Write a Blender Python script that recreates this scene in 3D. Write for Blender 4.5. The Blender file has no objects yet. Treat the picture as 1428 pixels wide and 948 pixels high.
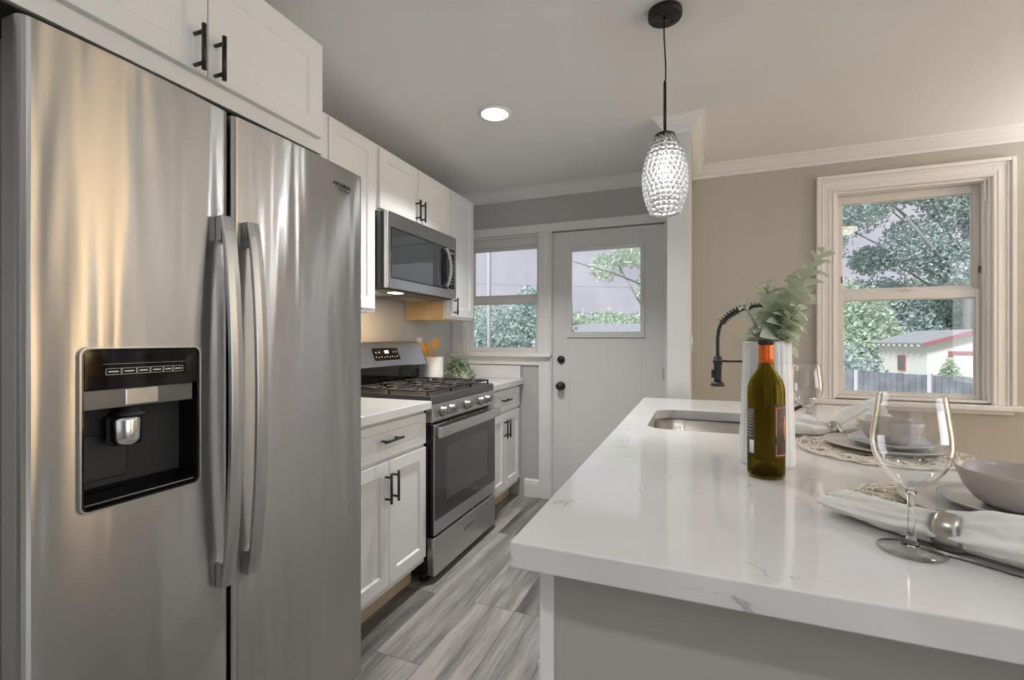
import bpy, bmesh, math, random
from mathutils import Vector, Matrix
PI = math.pi
rnd = random.Random(7)
scn = bpy.context.scene
col = scn.collection

# ------------------------------------------------------------------ camera, world, lights, exposure
YAW = math.atan(258.7 / 655.0)
CH = 1.215
cam_d = bpy.data.cameras.new('camera'); cam = bpy.data.objects.new('camera', cam_d); col.objects.link(cam)
cam_d.sensor_width = 36.0; cam_d.sensor_fit = 'HORIZONTAL'; cam_d.lens = 36.0 * 655.0 / 1428.0
cam_d.clip_start = 0.02; cam_d.clip_end = 500
cam.location = (0, 0, CH); cam.rotation_euler = (PI / 2, 0, YAW)
cam['kind'] = 'helper'
scn.camera = cam

vs = scn.view_settings
vs.view_transform = 'Standard'; vs.look = 'None'; vs.gamma = 1.0; vs.use_curve_mapping = False
vs.exposure = 0.20
cy = scn.cycles
cy.max_bounces = 12; cy.diffuse_bounces = 6; cy.glossy_bounces = 6; cy.transmission_bounces = 12; cy.transparent_max_bounces = 16
cy.use_denoising = True
cy.caustics_refractive = False; cy.caustics_reflective = False
cy.sample_clamp_indirect = 4.0

w = bpy.data.worlds.new('sky'); scn.world = w; w.use_nodes = True
nt = w.node_tree; nt.nodes.clear()
wo = nt.nodes.new('ShaderNodeOutputWorld'); bg = nt.nodes.new('ShaderNodeBackground')
tc = nt.nodes.new('ShaderNodeTexCoord'); nz = nt.nodes.new('ShaderNodeTexNoise'); nz.inputs['Scale'].default_value = 3.5
nz.inputs['Detail'].default_value = 6
rp = nt.nodes.new('ShaderNodeValToRGB')
rp.color_ramp.elements[0].position = 0.38; rp.color_ramp.elements[0].color = (0.47, 0.45, 0.55, 1)
rp.color_ramp.elements[1].position = 0.62; rp.color_ramp.elements[1].color = (0.64, 0.62, 0.68, 1)
nt.links.new(tc.outputs['Generated'], nz.inputs['Vector']); nt.links.new(nz.outputs['Fac'], rp.inputs['Fac'])
nt.links.new(rp.outputs['Color'], bg.inputs['Color']); nt.links.new(bg.outputs[0], wo.inputs[0])
bg.inputs['Strength'].default_value = 1.0

def area(name, loc, rot, sx, sy, power, color=(1, 1, 1), shape='RECTANGLE', spread=PI):
    d = bpy.data.lights.new(name, 'AREA'); d.shape = shape; d.size = sx
    if shape in ('RECTANGLE', 'ELLIPSE'): d.size_y = sy
    d.energy = power; d.color = color; d.spread = spread
    o = bpy.data.objects.new(name, d); col.objects.link(o); o.location = loc; o.rotation_euler = rot
    o['kind'] = 'helper'
    return o
# unseen area lights added as fill from behind and from the dining side
area('rear_fill_light', (0.2, -2.05, 1.5), (PI / 2, 0, 0), 1.9, 1.4, 2.5, (0.86, 0.93, 1.0))
area('dining_fill_light', (3.02, 0.2, 1.45), (PI / 2, 0, PI / 2), 1.6, 1.5, 22, (0.88, 0.94, 1.0))
area('warm_fill_light', (3.6, 2.35, 1.25), (PI / 2, 0, PI / 2), 1.2, 2.2, 88, (1.0, 0.90, 0.76))  # warm fill behind the curtain, added for the fridge reflection
sun_d = bpy.data.lights.new('sun', 'SUN'); sun_d.energy = 4.6; sun_d.angle = 0.3; sun_d.color = (1, 0.97, 0.9)
sun = bpy.data.objects.new('sun', sun_d); col.objects.link(sun); sun.rotation_euler = (math.radians(38), math.radians(-22), 0); sun['kind'] = 'helper'
CAN_POWER = 14.0

# ------------------------------------------------------------------ materials
MATS = {}
def nmat(name):
    m = bpy.data.materials.new(name); m.use_nodes = True; MATS[name] = m
    return m, m.node_tree, m.node_tree.nodes['Principled BSDF']
def mat(name, colr, rough=0.5, metal=0.0, bump=0.0, bscale=60, spec=0.5, coat=0.0, var=0.0, vscale=6, aniso=0.0, sheen=0.0, emis=None, estr=0, bstretch=None, trans=0):
    if name in MATS: return MATS[name]
    m, t, b = nmat(name)
    b.inputs['Base Color'].default_value = (*colr, 1); b.inputs['Roughness'].default_value = rough
    b.inputs['Metallic'].default_value = metal; b.inputs['Specular IOR Level'].default_value = spec
    b.inputs['Coat Weight'].default_value = coat; b.inputs['Anisotropic'].default_value = aniso
    b.inputs['Sheen Weight'].default_value = sheen
    b.inputs['Transmission Weight'].default_value = trans
    if emis: b.inputs['Emission Color'].default_value = (*emis, 1); b.inputs['Emission Strength'].default_value = estr
    tcn = t.nodes.new('ShaderNodeTexCoord')
    if bump > 0:
        n = t.nodes.new('ShaderNodeTexNoise'); n.inputs['Scale'].default_value = bscale; n.inputs['Detail'].default_value = 4
        v = tcn.outputs['Object']
        if bstretch:
            mp = t.nodes.new('ShaderNodeMapping'); mp.inputs['Scale'].default_value = bstretch
            t.links.new(v, mp.inputs['Vector']); v = mp.outputs[0]
        bp = t.nodes.new('ShaderNodeBump'); bp.inputs['Strength'].default_value = bump; bp.inputs['Distance'].default_value = 0.01
        t.links.new(v, n.inputs['Vector']); t.links.new(n.outputs['Fac'], bp.inputs['Height']); t.links.new(bp.outputs[0], b.inputs['Normal'])
    if var > 0:
        n = t.nodes.new('ShaderNodeTexNoise'); n.inputs['Scale'].default_value = vscale; n.inputs['Detail'].default_value = 5
        r = t.nodes.new('ShaderNodeValToRGB'); r.color_ramp.elements[0].position = .3; r.color_ramp.elements[1].position = .7
        r.color_ramp.elements[0].color = (*[c * (1 - var) for c in colr], 1); r.color_ramp.elements[1].color = (*[min(1, c * (1 + var)) for c in colr], 1)
        t.links.new(tcn.outputs['Object'], n.inputs['Vector']); t.links.new(n.outputs['Fac'], r.inputs['Fac']); t.links.new(r.outputs[0], b.inputs['Base Color'])
    return m
M_wall = mat('wall_paint_grey', (0.49, 0.485, 0.47), 0.75, bump=.05, bscale=180)
M_wall2 = mat('wall_paint_warm_lit', (0.48, 0.45, 0.395), 0.75, bump=.05, bscale=180)  # same wall paint with the warm interior light mixed into its colour
M_post = mat('wall_paint_pale', (0.66, 0.655, 0.635), 0.7, bump=.04, bscale=180)
M_ceil = mat('ceiling_paint', (0.80, 0.795, 0.785), 0.85, bump=.04, bscale=120)
M_trim = mat('trim_paint', (0.79, 0.78, 0.76), 0.4)
M_trim2 = mat('window_trim_paint', (0.84, 0.81, 0.78), 0.4)
M_cab = mat('cabinet_paint_white', (0.86, 0.855, 0.835), 0.32, bump=.015, bscale=80)
M_maple = mat('raw_maple', (0.74, 0.52, 0.28), 0.4, var=.12, vscale=5)
M_toe = mat('toe_kick_maple', (0.72, 0.58, 0.40), 0.5, var=.08, vscale=5)
M_black = mat('matte_black_metal', (0.045, 0.044, 0.044), 0.36, metal=.7)
M_bronze = mat('dark_bronze', (0.035, 0.028, 0.024), 0.4, metal=.6)
M_gloss = mat('black_gloss', (0.005, 0.005, 0.006), 0.06, spec=.45)
M_ovglass = mat('oven_glass', (0.035, 0.037, 0.04), 0.10, spec=.9)
M_mwglass = mat('microwave_glass', (0.03, 0.032, 0.034), 0.03, spec=1.0)
M_blackpl = mat('black_plastic', (0.02, 0.02, 0.022), 0.45)
M_dgrey = mat('dark_grey_metal', (0.14, 0.145, 0.15), 0.35, metal=.7)
M_chrome = mat('chrome', (0.66, 0.65, 0.63), 0.20, metal=1)
M_iron = mat('cast_iron', (0.022, 0.021, 0.022), 0.5, bump=.15, bscale=250)
M_brass = mat('burner_brass', (0.55, 0.42, 0.26), 0.35, metal=.9)
M_white_print = mat('pale_print', (0.6, 0.58, 0.54), 0.6)
M_vinyl = mat('window_vinyl', (0.74, 0.71, 0.68), 0.35)
M_blind = mat('roller_shade', (0.62, 0.60, 0.58), 0.7)
M_doorp = mat('door_paint', (0.70, 0.70, 0.69), 0.42, bump=.03, bscale=50)
M_rubber = mat('dark_gap', (0.03, 0.03, 0.03), 0.8)
M_ceramic = mat('white_ceramic', (0.86, 0.85, 0.83), 0.35)
M_bowl = mat('stoneware_grey', (0.50, 0.46, 0.42), 0.28, var=.03, vscale=30)
M_plate = mat('stoneware_plate', (0.58, 0.53, 0.48), 0.25, var=.03, vscale=30)
M_splate = mat('stoneware_small_plate', (0.52, 0.53, 0.55), 0.18, coat=.3)
M_linen = mat('linen', (0.90, 0.88, 0.84), 0.9, bump=.15, bscale=500, sheen=.2)
M_straw = mat('straw', (0.80, 0.74, 0.63), 0.85, var=.12, vscale=40)
M_wood_u = mat('utensil_wood', (0.72, 0.38, 0.07), 0.45, var=.1, vscale=20)
M_stem = mat('stem', (0.22, 0.17, 0.12), 0.7)
M_steelflat = mat('satin_steel', (0.60, 0.59, 0.575), 0.3, metal=1)
M_orange = mat('orange_foil', (0.85, 0.16, 0.012), 0.3, metal=.35)
M_label = mat('bottle_label', (0.085, 0.065, 0.05), 0.55)
M_olabel = mat('label_orange', (0.75, 0.22, 0.04), 0.5)
M_can = mat('lamp_disc', (1, 1, 1), 0.5, emis=(1, 0.97, 0.92), estr=9)
M_mwlamp = mat('hood_lamp', (1, 1, 1), 0.5, emis=(1, 0.72, 0.38), estr=14)
M_screen = mat('clock_digits', (1, 1, 1), 0.5, emis=(0.8, 0.9, 1), estr=1.0)
M_roof = mat('asphalt_shingle', (0.30, 0.32, 0.35), 0.8, var=.15, vscale=4)
M_gwall = mat('stucco_white', (0.78, 0.78, 0.77), 0.8)
M_red = mat('red_trim', (0.36, 0.14, 0.16), 0.6)
M_fence = mat('weathered_fence', (0.19, 0.21, 0.25), 0.85, var=.25, vscale=3)
M_grass = mat('lawn', (0.36, 0.40, 0.31), 0.95, var=.3, vscale=.7)
M_bark = mat('bark', (0.24, 0.24, 0.25), 0.9, var=.2, vscale=5)
M_poles = mat('pale_pole', (0.55, 0.56, 0.6), 0.7)
M_tan = mat('tan_curtain', (0.82, 0.70, 0.52), 0.8)

def steel(name, base, rough, wav, vstretch=(1.2, 1.2, 0.16), brush=0.10, sc=5.0, aniso=.5):
    m, t, b = nmat(name)
    b.inputs['Metallic'].default_value = 1; b.inputs['Base Color'].default_value = (*base, 1)
    L = t.links
    tcn = t.nodes.new('ShaderNodeTexCoord')
    mp = t.nodes.new('ShaderNodeMapping'); mp.inputs['Scale'].default_value = (2, 2, 420); L.new(tcn.outputs['Object'], mp.inputs[0])
    n1 = t.nodes.new('ShaderNodeTexNoise'); n1.inputs['Scale'].default_value = 3; n1.inputs['Detail'].default_value = 3; L.new(mp.outputs[0], n1.inputs['Vector'])
    mr = t.nodes.new('ShaderNodeMapRange'); mr.inputs['To Min'].default_value = rough - .01; mr.inputs['To Max'].default_value = rough + .02
    L.new(n1.outputs['Fac'], mr.inputs['Value']); L.new(mr.outputs[0], b.inputs['Roughness'])
    mp2 = t.nodes.new('ShaderNodeMapping'); mp2.inputs['Scale'].default_value = vstretch; L.new(tcn.outputs['Object'], mp2.inputs[0])
    n2 = t.nodes.new('ShaderNodeTexNoise'); n2.inputs['Scale'].default_value = sc; n2.inputs['Detail'].default_value = 2.0; n2.inputs['Distortion'].default_value = .3
    L.new(mp2.outputs[0], n2.inputs['Vector'])
    b1 = t.nodes.new('ShaderNodeBump'); b1.inputs['Strength'].default_value = 1; b1.inputs['Distance'].default_value = wav
    mp3 = t.nodes.new('ShaderNodeMapping'); mp3.inputs['Scale'].default_value = (3.6, 3.6, .22); L.new(tcn.outputs['Object'], mp3.inputs[0])
    n3 = t.nodes.new('ShaderNodeTexNoise'); n3.inputs['Scale'].default_value = sc; n3.inputs['Detail'].default_value = 1.0; n3.inputs['Distortion'].default_value = .4; L.new(mp3.outputs[0], n3.inputs['Vector'])
    ad = t.nodes.new('ShaderNodeMath'); ad.operation = 'MULTIPLY_ADD'; ad.inputs[1].default_value = .16; L.new(n3.outputs['Fac'], ad.inputs[0]); L.new(n2.outputs['Fac'], ad.inputs[2])
    L.new(ad.outputs[0], b1.inputs['Height'])
    b2 = t.nodes.new('ShaderNodeBump'); b2.inputs['Strength'].default_value = brush; b2.inputs['Distance'].default_value = 0.0004
    L.new(n1.outputs['Fac'], b2.inputs['Height']); L.new(b1.outputs[0], b2.inputs['Normal']); L.new(b2.outputs[0], b.inputs['Normal'])
    b.inputs['Anisotropic'].default_value = aniso
    tg = t.nodes.new('ShaderNodeCombineXYZ'); tg.inputs['Z'].default_value = 1.0; L.new(tg.outputs[0], b.inputs['Tangent'])
    return m
M_fsteel = steel('brushed_steel_fridge', (0.465, 0.458, 0.450), .29, 0.011, vstretch=(1.3, 1.3, .13), brush=.012, sc=5.0, aniso=.95)
M_steel = steel('brushed_steel', (0.55, 0.55, 0.55), .30, 0.0004, brush=.04)
M_sink = steel('sink_steel', (0.62, 0.58, 0.53), .28, 0.0002)

M_handle = mat('satin_handle', (0.50, 0.50, 0.495), .36, metal=1)
M_ring = mat('napkin_ring_silver', (0.52, 0.48, 0.43), .28, metal=1)
M_knob = mat('stove_knob_metal', (0.30, 0.28, 0.265), .42, metal=1)
def glass(name, colr=(1, 1, 1), rough=0.0, ior=1.48):
    m = bpy.data.materials.new(name); m.use_nodes = True; t = m.node_tree; t.nodes.clear()
    o = t.nodes.new('ShaderNodeOutputMaterial'); g = t.nodes.new('ShaderNodeBsdfGlass'); g.inputs['Color'].default_value = (*colr, 1)
    g.inputs['Roughness'].default_value = rough; g.inputs['IOR'].default_value = ior; t.links.new(g.outputs[0], o.inputs[0]); MATS[name] = m
    return m
def thin_glass(name, tint=(1, 1, 1), refl=(1, 1, 1), ior=1.5, power=1.0, rough=0.0, base=0.0):
    m = bpy.data.materials.new(name); m.use_nodes = True; t = m.node_tree; t.nodes.clear(); L = t.links
    o = t.nodes.new('ShaderNodeOutputMaterial'); tr = t.nodes.new('ShaderNodeBsdfTransparent'); tr.inputs[0].default_value = (*tint, 1)
    gl = t.nodes.new('ShaderNodeBsdfGlossy'); gl.inputs['Roughness'].default_value = rough; gl.inputs['Color'].default_value = (*refl, 1)
    lf = t.nodes.new('ShaderNodeLayerWeight'); lf.inputs['Blend'].default_value = .5
    lw = t.nodes.new('ShaderNodeMath'); lw.operation = 'POWER'; lw.inputs[1].default_value = ior; L.new(lf.outputs['Facing'], lw.inputs[0])
    mx = t.nodes.new('ShaderNodeMixShader')
    ma = t.nodes.new('ShaderNodeMath'); ma.operation = 'MULTIPLY_ADD'; ma.use_clamp = True
    ma.inputs[1].default_value = power; ma.inputs[2].default_value = base
    L.new(lw.outputs[0], ma.inputs[0]); L.new(ma.outputs[0], mx.inputs[0]); L.new(tr.outputs[0], mx.inputs[1]); L.new(gl.outputs[0], mx.inputs[2]); L.new(mx.outputs[0], o.inputs[0])
    MATS[name] = m
    return m
M_pane = thin_glass('window_pane', (0.93, 0.96, 0.98), ior=5, power=.9, base=.05)
M_glass = glass('clear_glass', (1, 1, 1), 0, 1.45)
M_bowlglass = thin_glass('wine_glass_bowl', (0.99, 0.992, 0.992), ior=2.4, power=.9, base=.045)
M_crystal = mat('crystal', (.88, .88, .88), .03, trans=.80, spec=.6)
M_bottle = glass('olive_bottle_glass', (0.62, 0.56, 0.25), 0, 1.35)
M_wine = mat('dark_wine', (0.03, 0.028, 0.02), 0.2)

# veined quartz
m, t, b = nmat('white_quartz'); M_quartz = m; L = t.links
tcn = t.nodes.new('ShaderNodeTexCoord')
wn = t.nodes.new('ShaderNodeTexNoise'); wn.inputs['Scale'].default_value = 6; wn.inputs['Detail'].default_value = 8; wn.inputs['Distortion'].default_value = 1.2
L.new(tcn.outputs['Object'], wn.inputs['Vector'])
sb = t.nodes.new('ShaderNodeMath'); sb.operation = 'SUBTRACT'; sb.inputs[1].default_value = .5; L.new(wn.outputs['Fac'], sb.inputs[0])
ab = t.nodes.new('ShaderNodeMath'); ab.operation = 'ABSOLUTE'; L.new(sb.outputs[0], ab.inputs[0])
r1 = t.nodes.new('ShaderNodeValToRGB'); r1.color_ramp.elements[0].position = 0; r1.color_ramp.elements[0].color = (1, 1, 1, 1)
r1.color_ramp.elements[1].position = .010; r1.color_ramp.elements[1].color = (0, 0, 0, 1); L.new(ab.outputs[0], r1.inputs[0])
mk = t.nodes.new('ShaderNodeTexNoise'); mk.inputs['Scale'].default_value = 9; mk.inputs['Detail'].default_value = 2; L.new(tcn.outputs['Object'], mk.inputs['Vector'])
r2 = t.nodes.new('ShaderNodeValToRGB'); r2.color_ramp.elements[0].position = .56; r2.color_ramp.elements[1].position = .66; L.new(mk.outputs['Fac'], r2.inputs[0])
mu = t.nodes.new('ShaderNodeMath'); mu.operation = 'MULTIPLY'; L.new(r1.outputs[0], mu.inputs[0]); L.new(r2.outputs[0], mu.inputs[1])
sp = t.nodes.new('ShaderNodeTexNoise'); sp.inputs['Scale'].default_value = 2.2; sp.inputs['Detail'].default_value = 4; L.new(tcn.outputs['Object'], sp.inputs['Vector'])
r3 = t.nodes.new('ShaderNodeValToRGB'); r3.color_ramp.elements[0].position = .35; r3.color_ramp.elements[0].color = (.70, .69, .675, 1)
r3.color_ramp.elements[1].position = .65; r3.color_ramp.elements[1].color = (.77, .765, .755, 1); L.new(sp.outputs['Fac'], r3.inputs[0])
mx = t.nodes.new('ShaderNodeMixRGB'); mx.inputs['Color2'].default_value = (.44, .42, .40, 1); L.new(mu.outputs[0], mx.inputs['Fac']); L.new(r3.outputs[0], mx.inputs['Color1'])
L.new(mx.outputs[0], b.inputs['Base Color']); b.inputs['Roughness'].default_value = .07; b.inputs['Specular IOR Level'].default_value = 1.0

# wood-look plank floor
m, t, b = nmat('vinyl_plank'); M_floor = m; L = t.links
tcn = t.nodes.new('ShaderNodeTexCoord')
sx = t.nodes.new('ShaderNodeSeparateXYZ'); L.new(tcn.outputs['Object'], sx.inputs[0])
cx = t.nodes.new('ShaderNodeCombineXYZ')
ax = t.nodes.new('ShaderNodeMath'); ax.operation = 'ADD'; ax.inputs[1].default_value = .76 + 20 * .205; L.new(sx.outputs['X'], ax.inputs[0])
ay = t.nodes.new('ShaderNodeMath'); ay.operation = 'ADD'; ay.inputs[1].default_value = 20.0; L.new(sx.outputs['Y'], ay.inputs[0])
L.new(ay.outputs[0], cx.inputs['X']); L.new(ax.outputs[0], cx.inputs['Y'])
br = t.nodes.new('ShaderNodeTexBrick'); br.offset = .37; br.offset_frequency = 3; br.squash = 1
br.inputs['Scale'].default_value = 1; br.inputs['Brick Width'].default_value = 1.22; br.inputs['Row Height'].default_value = .205
br.inputs['Mortar Size'].default_value = .0016; br.inputs['Mortar Smooth'].default_value = .3; br.inputs['Bias'].default_value = 0
br.inputs['Color1'].default_value = (0, 0, 0, 1); br.inputs['Color2'].default_value = (1, 1, 1, 1); br.inputs['Mortar'].default_value = (.5, .5, .5, 1)
L.new(cx.outputs[0], br.inputs['Vector'])
# grain coordinates shifted per plank
ofs = t.nodes.new('ShaderNodeVectorMath'); ofs.operation = 'MULTIPLY_ADD'; ofs.inputs[1].default_value = (13, 7, 3)
L.new(br.outputs['Color'], ofs.inputs[0]); L.new(cx.outputs[0], ofs.inputs[2])
g1m = t.nodes.new('ShaderNodeMapping'); g1m.inputs['Scale'].default_value = (.9, 9, 1); L.new(ofs.outputs[0], g1m.inputs[0])
g1 = t.nodes.new('ShaderNodeTexNoise'); g1.inputs['Scale'].default_value = 1.6; g1.inputs['Detail'].default_value = 7; g1.inputs['Roughness'].default_value = .62; g1.inputs['Distortion'].default_value = .2; L.new(g1m.outputs[0], g1.inputs['Vector'])
g2m = t.nodes.new('ShaderNodeMapping'); g2m.inputs['Scale'].default_value = (3, 75, 1); L.new(ofs.outputs[0], g2m.inputs[0])
g2 = t.nodes.new('ShaderNodeTexNoise'); g2.inputs['Scale'].default_value = 2; g2.inputs['Detail'].default_value = 6; g2.inputs['Roughness'].default_value = .7; L.new(g2m.outputs[0], g2.inputs['Vector'])
cr = t.nodes.new('ShaderNodeValToRGB'); e = cr.color_ramp.elements
e[0].position = .26; e[0].color = (.075, .069, .064, 1); e[1].position = .70; e[1].color = (.40, .365, .325, 1)
k = e.new(.47); k.color = (.20, .187, .172, 1)
sm = t.nodes.new('ShaderNodeMath'); sm.operation = 'MULTIPLY_ADD'; sm.inputs[1].default_value = .34; L.new(br.outputs['Color'], sm.inputs[0])
s2 = t.nodes.new('ShaderNodeMath'); s2.operation = 'MULTIPLY_ADD'; s2.inputs[1].default_value = .46; s2.inputs[2].default_value = -.40; L.new(g2.outputs['Fac'], s2.inputs[0])
s3 = t.nodes.new('ShaderNodeMath'); s3.operation = 'ADD'; L.new(g1.outputs['Fac'], s3.inputs[0]); L.new(s2.outputs[0], s3.inputs[1])
L.new(s3.outputs[0], sm.inputs[2]); L.new(sm.outputs[0], cr.inputs[0])
mm = t.nodes.new('ShaderNodeMixRGB'); mm.inputs['Color2'].default_value = (.06, .055, .05, 1); L.new(br.outputs['Fac'], mm.inputs['Fac']); L.new(cr.outputs[0], mm.inputs['Color1'])
L.new(mm.outputs[0], b.inputs['Base Color']); b.inputs['Roughness'].default_value = .38
bp = t.nodes.new('ShaderNodeBump'); bp.inputs['Strength'].default_value = .25; bp.inputs['Distance'].default_value = .002
L.new(g2.outputs['Fac'], bp.inputs['Height']); L.new(bp.outputs[0], b.inputs['Normal'])

def leaf_mat(name, c1, c2, trans=.35, rough=.6):
    m, t, b = nmat(name); L = t.links
    oi = t.nodes.new('ShaderNodeTexCoord'); n = t.nodes.new('ShaderNodeTexNoise'); n.inputs['Scale'].default_value = 1.7; n.inputs['Detail'].default_value = 6
    L.new(oi.outputs['Object'], n.inputs['Vector'])
    r = t.nodes.new('ShaderNodeValToRGB'); r.color_ramp.elements[0].position = .35; r.color_ramp.elements[1].position = .65
    r.color_ramp.elements[0].color = (*c1, 1); r.color_ramp.elements[1].color = (*c2, 1)
    L.new(n.outputs['Fac'], r.inputs[0]); L.new(r.outputs[0], b.inputs['Base Color']); b.inputs['Roughness'].default_value = rough
    tr = t.nodes.new('ShaderNodeBsdfTranslucent'); L.new(r.outputs[0], tr.inputs[0])
    mx = t.nodes.new('ShaderNodeMixShader'); mx.inputs[0].default_value = trans
    L.new(b.outputs[0], mx.inputs[1]); L.new(tr.outputs[0], mx.inputs[2]); L.new(mx.outputs[0], t.nodes['Material Output'].inputs[0])
    return m
M_leafdk = leaf_mat('foliage_blue_haze', (.38, .48, .48), (.60, .70, .67))  # outdoor haze mixed into the leaf colour as pale blue-green
M_leaflt = leaf_mat('foliage_pale_haze', (.42, .54, .45), (.70, .79, .64))  # leaf green paled to carry the outdoor haze
M_euc = leaf_mat('eucalyptus_leaf', (.52, .59, .42), (.82, .86, .72), trans=.2)
M_herb = leaf_mat('trailing_leaf', (.22, .30, .17), (.52, .60, .42), trans=.2)
for mm_ in (M_tan,):
    t = mm_.node_tree; b = t.nodes['Principled BSDF']; tr = t.nodes.new('ShaderNodeBsdfTranslucent'); tr.inputs[0].default_value = (.86, .70, .48, 1)
    mx = t.nodes.new('ShaderNodeMixShader'); mx.inputs[0].default_value = .6
    t.links.new(b.outputs[0], mx.inputs[1]); t.links.new(tr.outputs[0], mx.inputs[2]); t.links.new(mx.outputs[0], t.nodes['Material Output'].inputs[0])

# ------------------------------------------------------------------ helpers
def link(name, bm, m, parent=None, bevel=0.0, smooth=False, seg=2, subsurf=0):
    me = bpy.data.meshes.new(name)
    bmesh.ops.recalc_face_normals(bm, faces=bm.faces)
    if smooth:
        for f in bm.faces: f.smooth = True
    bm.to_mesh(me); bm.free()
    o = bpy.data.objects.new(name, me); col.objects.link(o)
    if isinstance(m, (list, tuple)):
        for k in m: me.materials.append(k)
    else: me.materials.append(m)
    if bevel:
        md = o.modifiers.new('bevel', 'BEVEL'); md.width = bevel; md.segments = seg; md.limit_method = 'ANGLE'; md.angle_limit = .6; md.harden_normals = False
    if subsurf:
        md = o.modifiers.new('sub', 'SUBSURF'); md.levels = subsurf; md.render_levels = subsurf
    if parent is not None:
        pl = parent.matrix_world if parent.type != 'EMPTY' else Matrix.LocRotScale(parent.location, parent.rotation_euler, parent.scale)
        if parent.parent is not None:
            g = parent.parent; pl = Matrix.LocRotScale(g.location, g.rotation_euler, g.scale) @ Matrix.LocRotScale(parent.location, parent.rotation_euler, parent.scale) @ Matrix.Identity(4)
            pl = WM.get(parent.name, pl)
        else:
            pl = Matrix.LocRotScale(parent.location, parent.rotation_euler, parent.scale)
        o.parent = parent
        inv = pl.inverted()
        me.transform(inv)
        WM[o.name] = pl            # child has identity local matrix: same frame as its parent
    else:
        WM[o.name] = Matrix.Identity(4)
    return o
WM = {}
def tag(o, label, cat, group=None, kind=None):
    o['label'] = label; o['category'] = cat
    if group: o['group'] = group
    if kind: o['kind'] = kind
    return o
def thing(name, label, cat, loc, group=None, rz=0, kind=None):
    o = bpy.data.objects.new(name, None); col.objects.link(o); o.empty_display_size = .05
    o.location = loc; o.rotation_euler = (0, 0, rz); tag(o, label, cat, group, kind)
    return o
def struct(name, bm, m, parent=None, bevel=0, smooth=False, label=None):
    o = link(name, bm, m, parent, bevel, smooth)
    if parent is None: o['kind'] = 'structure'
    if label: o['label'] = label
    return o
def sempty(name, loc):
    o = bpy.data.objects.new(name, None); col.objects.link(o); o.location = loc; o['kind'] = 'structure'; return o
def BM(): return bmesh.new()
def box(bm, x0, x1, y0, y1, z0, z1, mi=0):
    v = [bm.verts.new(p) for p in ((x0, y0, z0), (x1, y0, z0), (x1, y1, z0), (x0, y1, z0), (x0, y0, z1), (x1, y0, z1), (x1, y1, z1), (x0, y1, z1))]
    for q in ((0, 3, 2, 1), (4, 5, 6, 7), (0, 1, 5, 4), (1, 2, 6, 5), (2, 3, 7, 6), (3, 0, 4, 7)):
        f = bm.faces.new([v[i] for i in q]); f.material_index = mi
    return bm
def bx(*a, mi=0): return box(BM(), *a, mi=mi)
def prism(bm, pts, a0, a1, axis='z', mi=0):
    def P(p, a):
        return {'z': (p[0], p[1], a), 'y': (p[0], a, p[1]), 'x': (a, p[0], p[1])}[axis]
    v0 = [bm.verts.new(P(p, a0)) for p in pts]; v1 = [bm.verts.new(P(p, a1)) for p in pts]
    n = len(pts)
    bm.faces.new(v0[::-1]).material_index = mi; bm.faces.new(v1).material_index = mi
    for i in range(n): bm.faces.new((v0[i], v0[(i + 1) % n], v1[(i + 1) % n], v1[i])).material_index = mi
    return bm
def tube(bm, pts, r, n=8, cap=True, mi=0):
    pts = [Vector(p) for p in pts]; rr = r if isinstance(r, (list, tuple)) else [r] * len(pts)
    rings = []; up = None
    for i, p in enumerate(pts):
        d = (pts[min(i + 1, len(pts) - 1)] - pts[max(i - 1, 0)])
        d = d.normalized() if d.length > 1e-9 else Vector((0, 0, 1))
        if up is None: up = d.orthogonal().normalized()
        up = (up - d * up.dot(d)); up = up.normalized() if up.length > 1e-6 else d.orthogonal().normalized()
        s_ = d.cross(up)
        rings.append([bm.verts.new(p + (up * math.cos(a) + s_ * math.sin(a)) * rr[i]) for a in [2 * PI * k / n for k in range(n)]])
    for i in range(len(rings) - 1):
        for k in range(n):
            f = bm.faces.new((rings[i][k], rings[i][(k + 1) % n], rings[i + 1][(k + 1) % n], rings[i + 1][k])); f.smooth = True; f.material_index = mi
    if cap: bm.faces.new(rings[0][::-1]).material_index = mi; bm.faces.new(rings[-1]).material_index = mi
    return bm
def cyl(bm, c, r, z0, z1, n=32, axis='z', mi=0):
    a, b_ = {'z': ((c[0], c[1], z0), (c[0], c[1], z1)), 'x': ((z0, c[0], c[1]), (z1, c[0], c[1])), 'y': ((c[0], z0, c[1]), (c[0], z1, c[1]))}[axis]
    return tube(bm, [a, b_], r, n, mi=mi)
def lathe(bm, prof, c=(0, 0), n=48, closed=False, mi=0, fn=None):
    """prof: (r, z) list; r = 0 makes a pole."""
    rings = []
    for r, z in prof:
        if r < 1e-6: rings.append([bm.verts.new((c[0], c[1], z))])
        else: rings.append([bm.verts.new((c[0] + (r * (fn(a, z) if fn else 1)) * math.cos(a), c[1] + (r * (fn(a, z) if fn else 1)) * math.sin(a), z)) for a in [2 * PI * k / n for k in range(n)]])
    if closed: rings.append(rings[0])
    for i in range(len(rings) - 1):
        A, B = rings[i], rings[i + 1]
        for k in range(n):
            k2 = (k + 1) % n
            if len(A) == 1 and len(B) == 1: continue
            if len(A) == 1: f = bm.faces.new((A[0], B[k], B[k2]))
            elif len(B) == 1: f = bm.faces.new((A[k], B[0], A[k2]))
            else: f = bm.faces.new((A[k], B[k], B[k2], A[k2]))
            f.smooth = True; f.material_index = mi
    return bm
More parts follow.
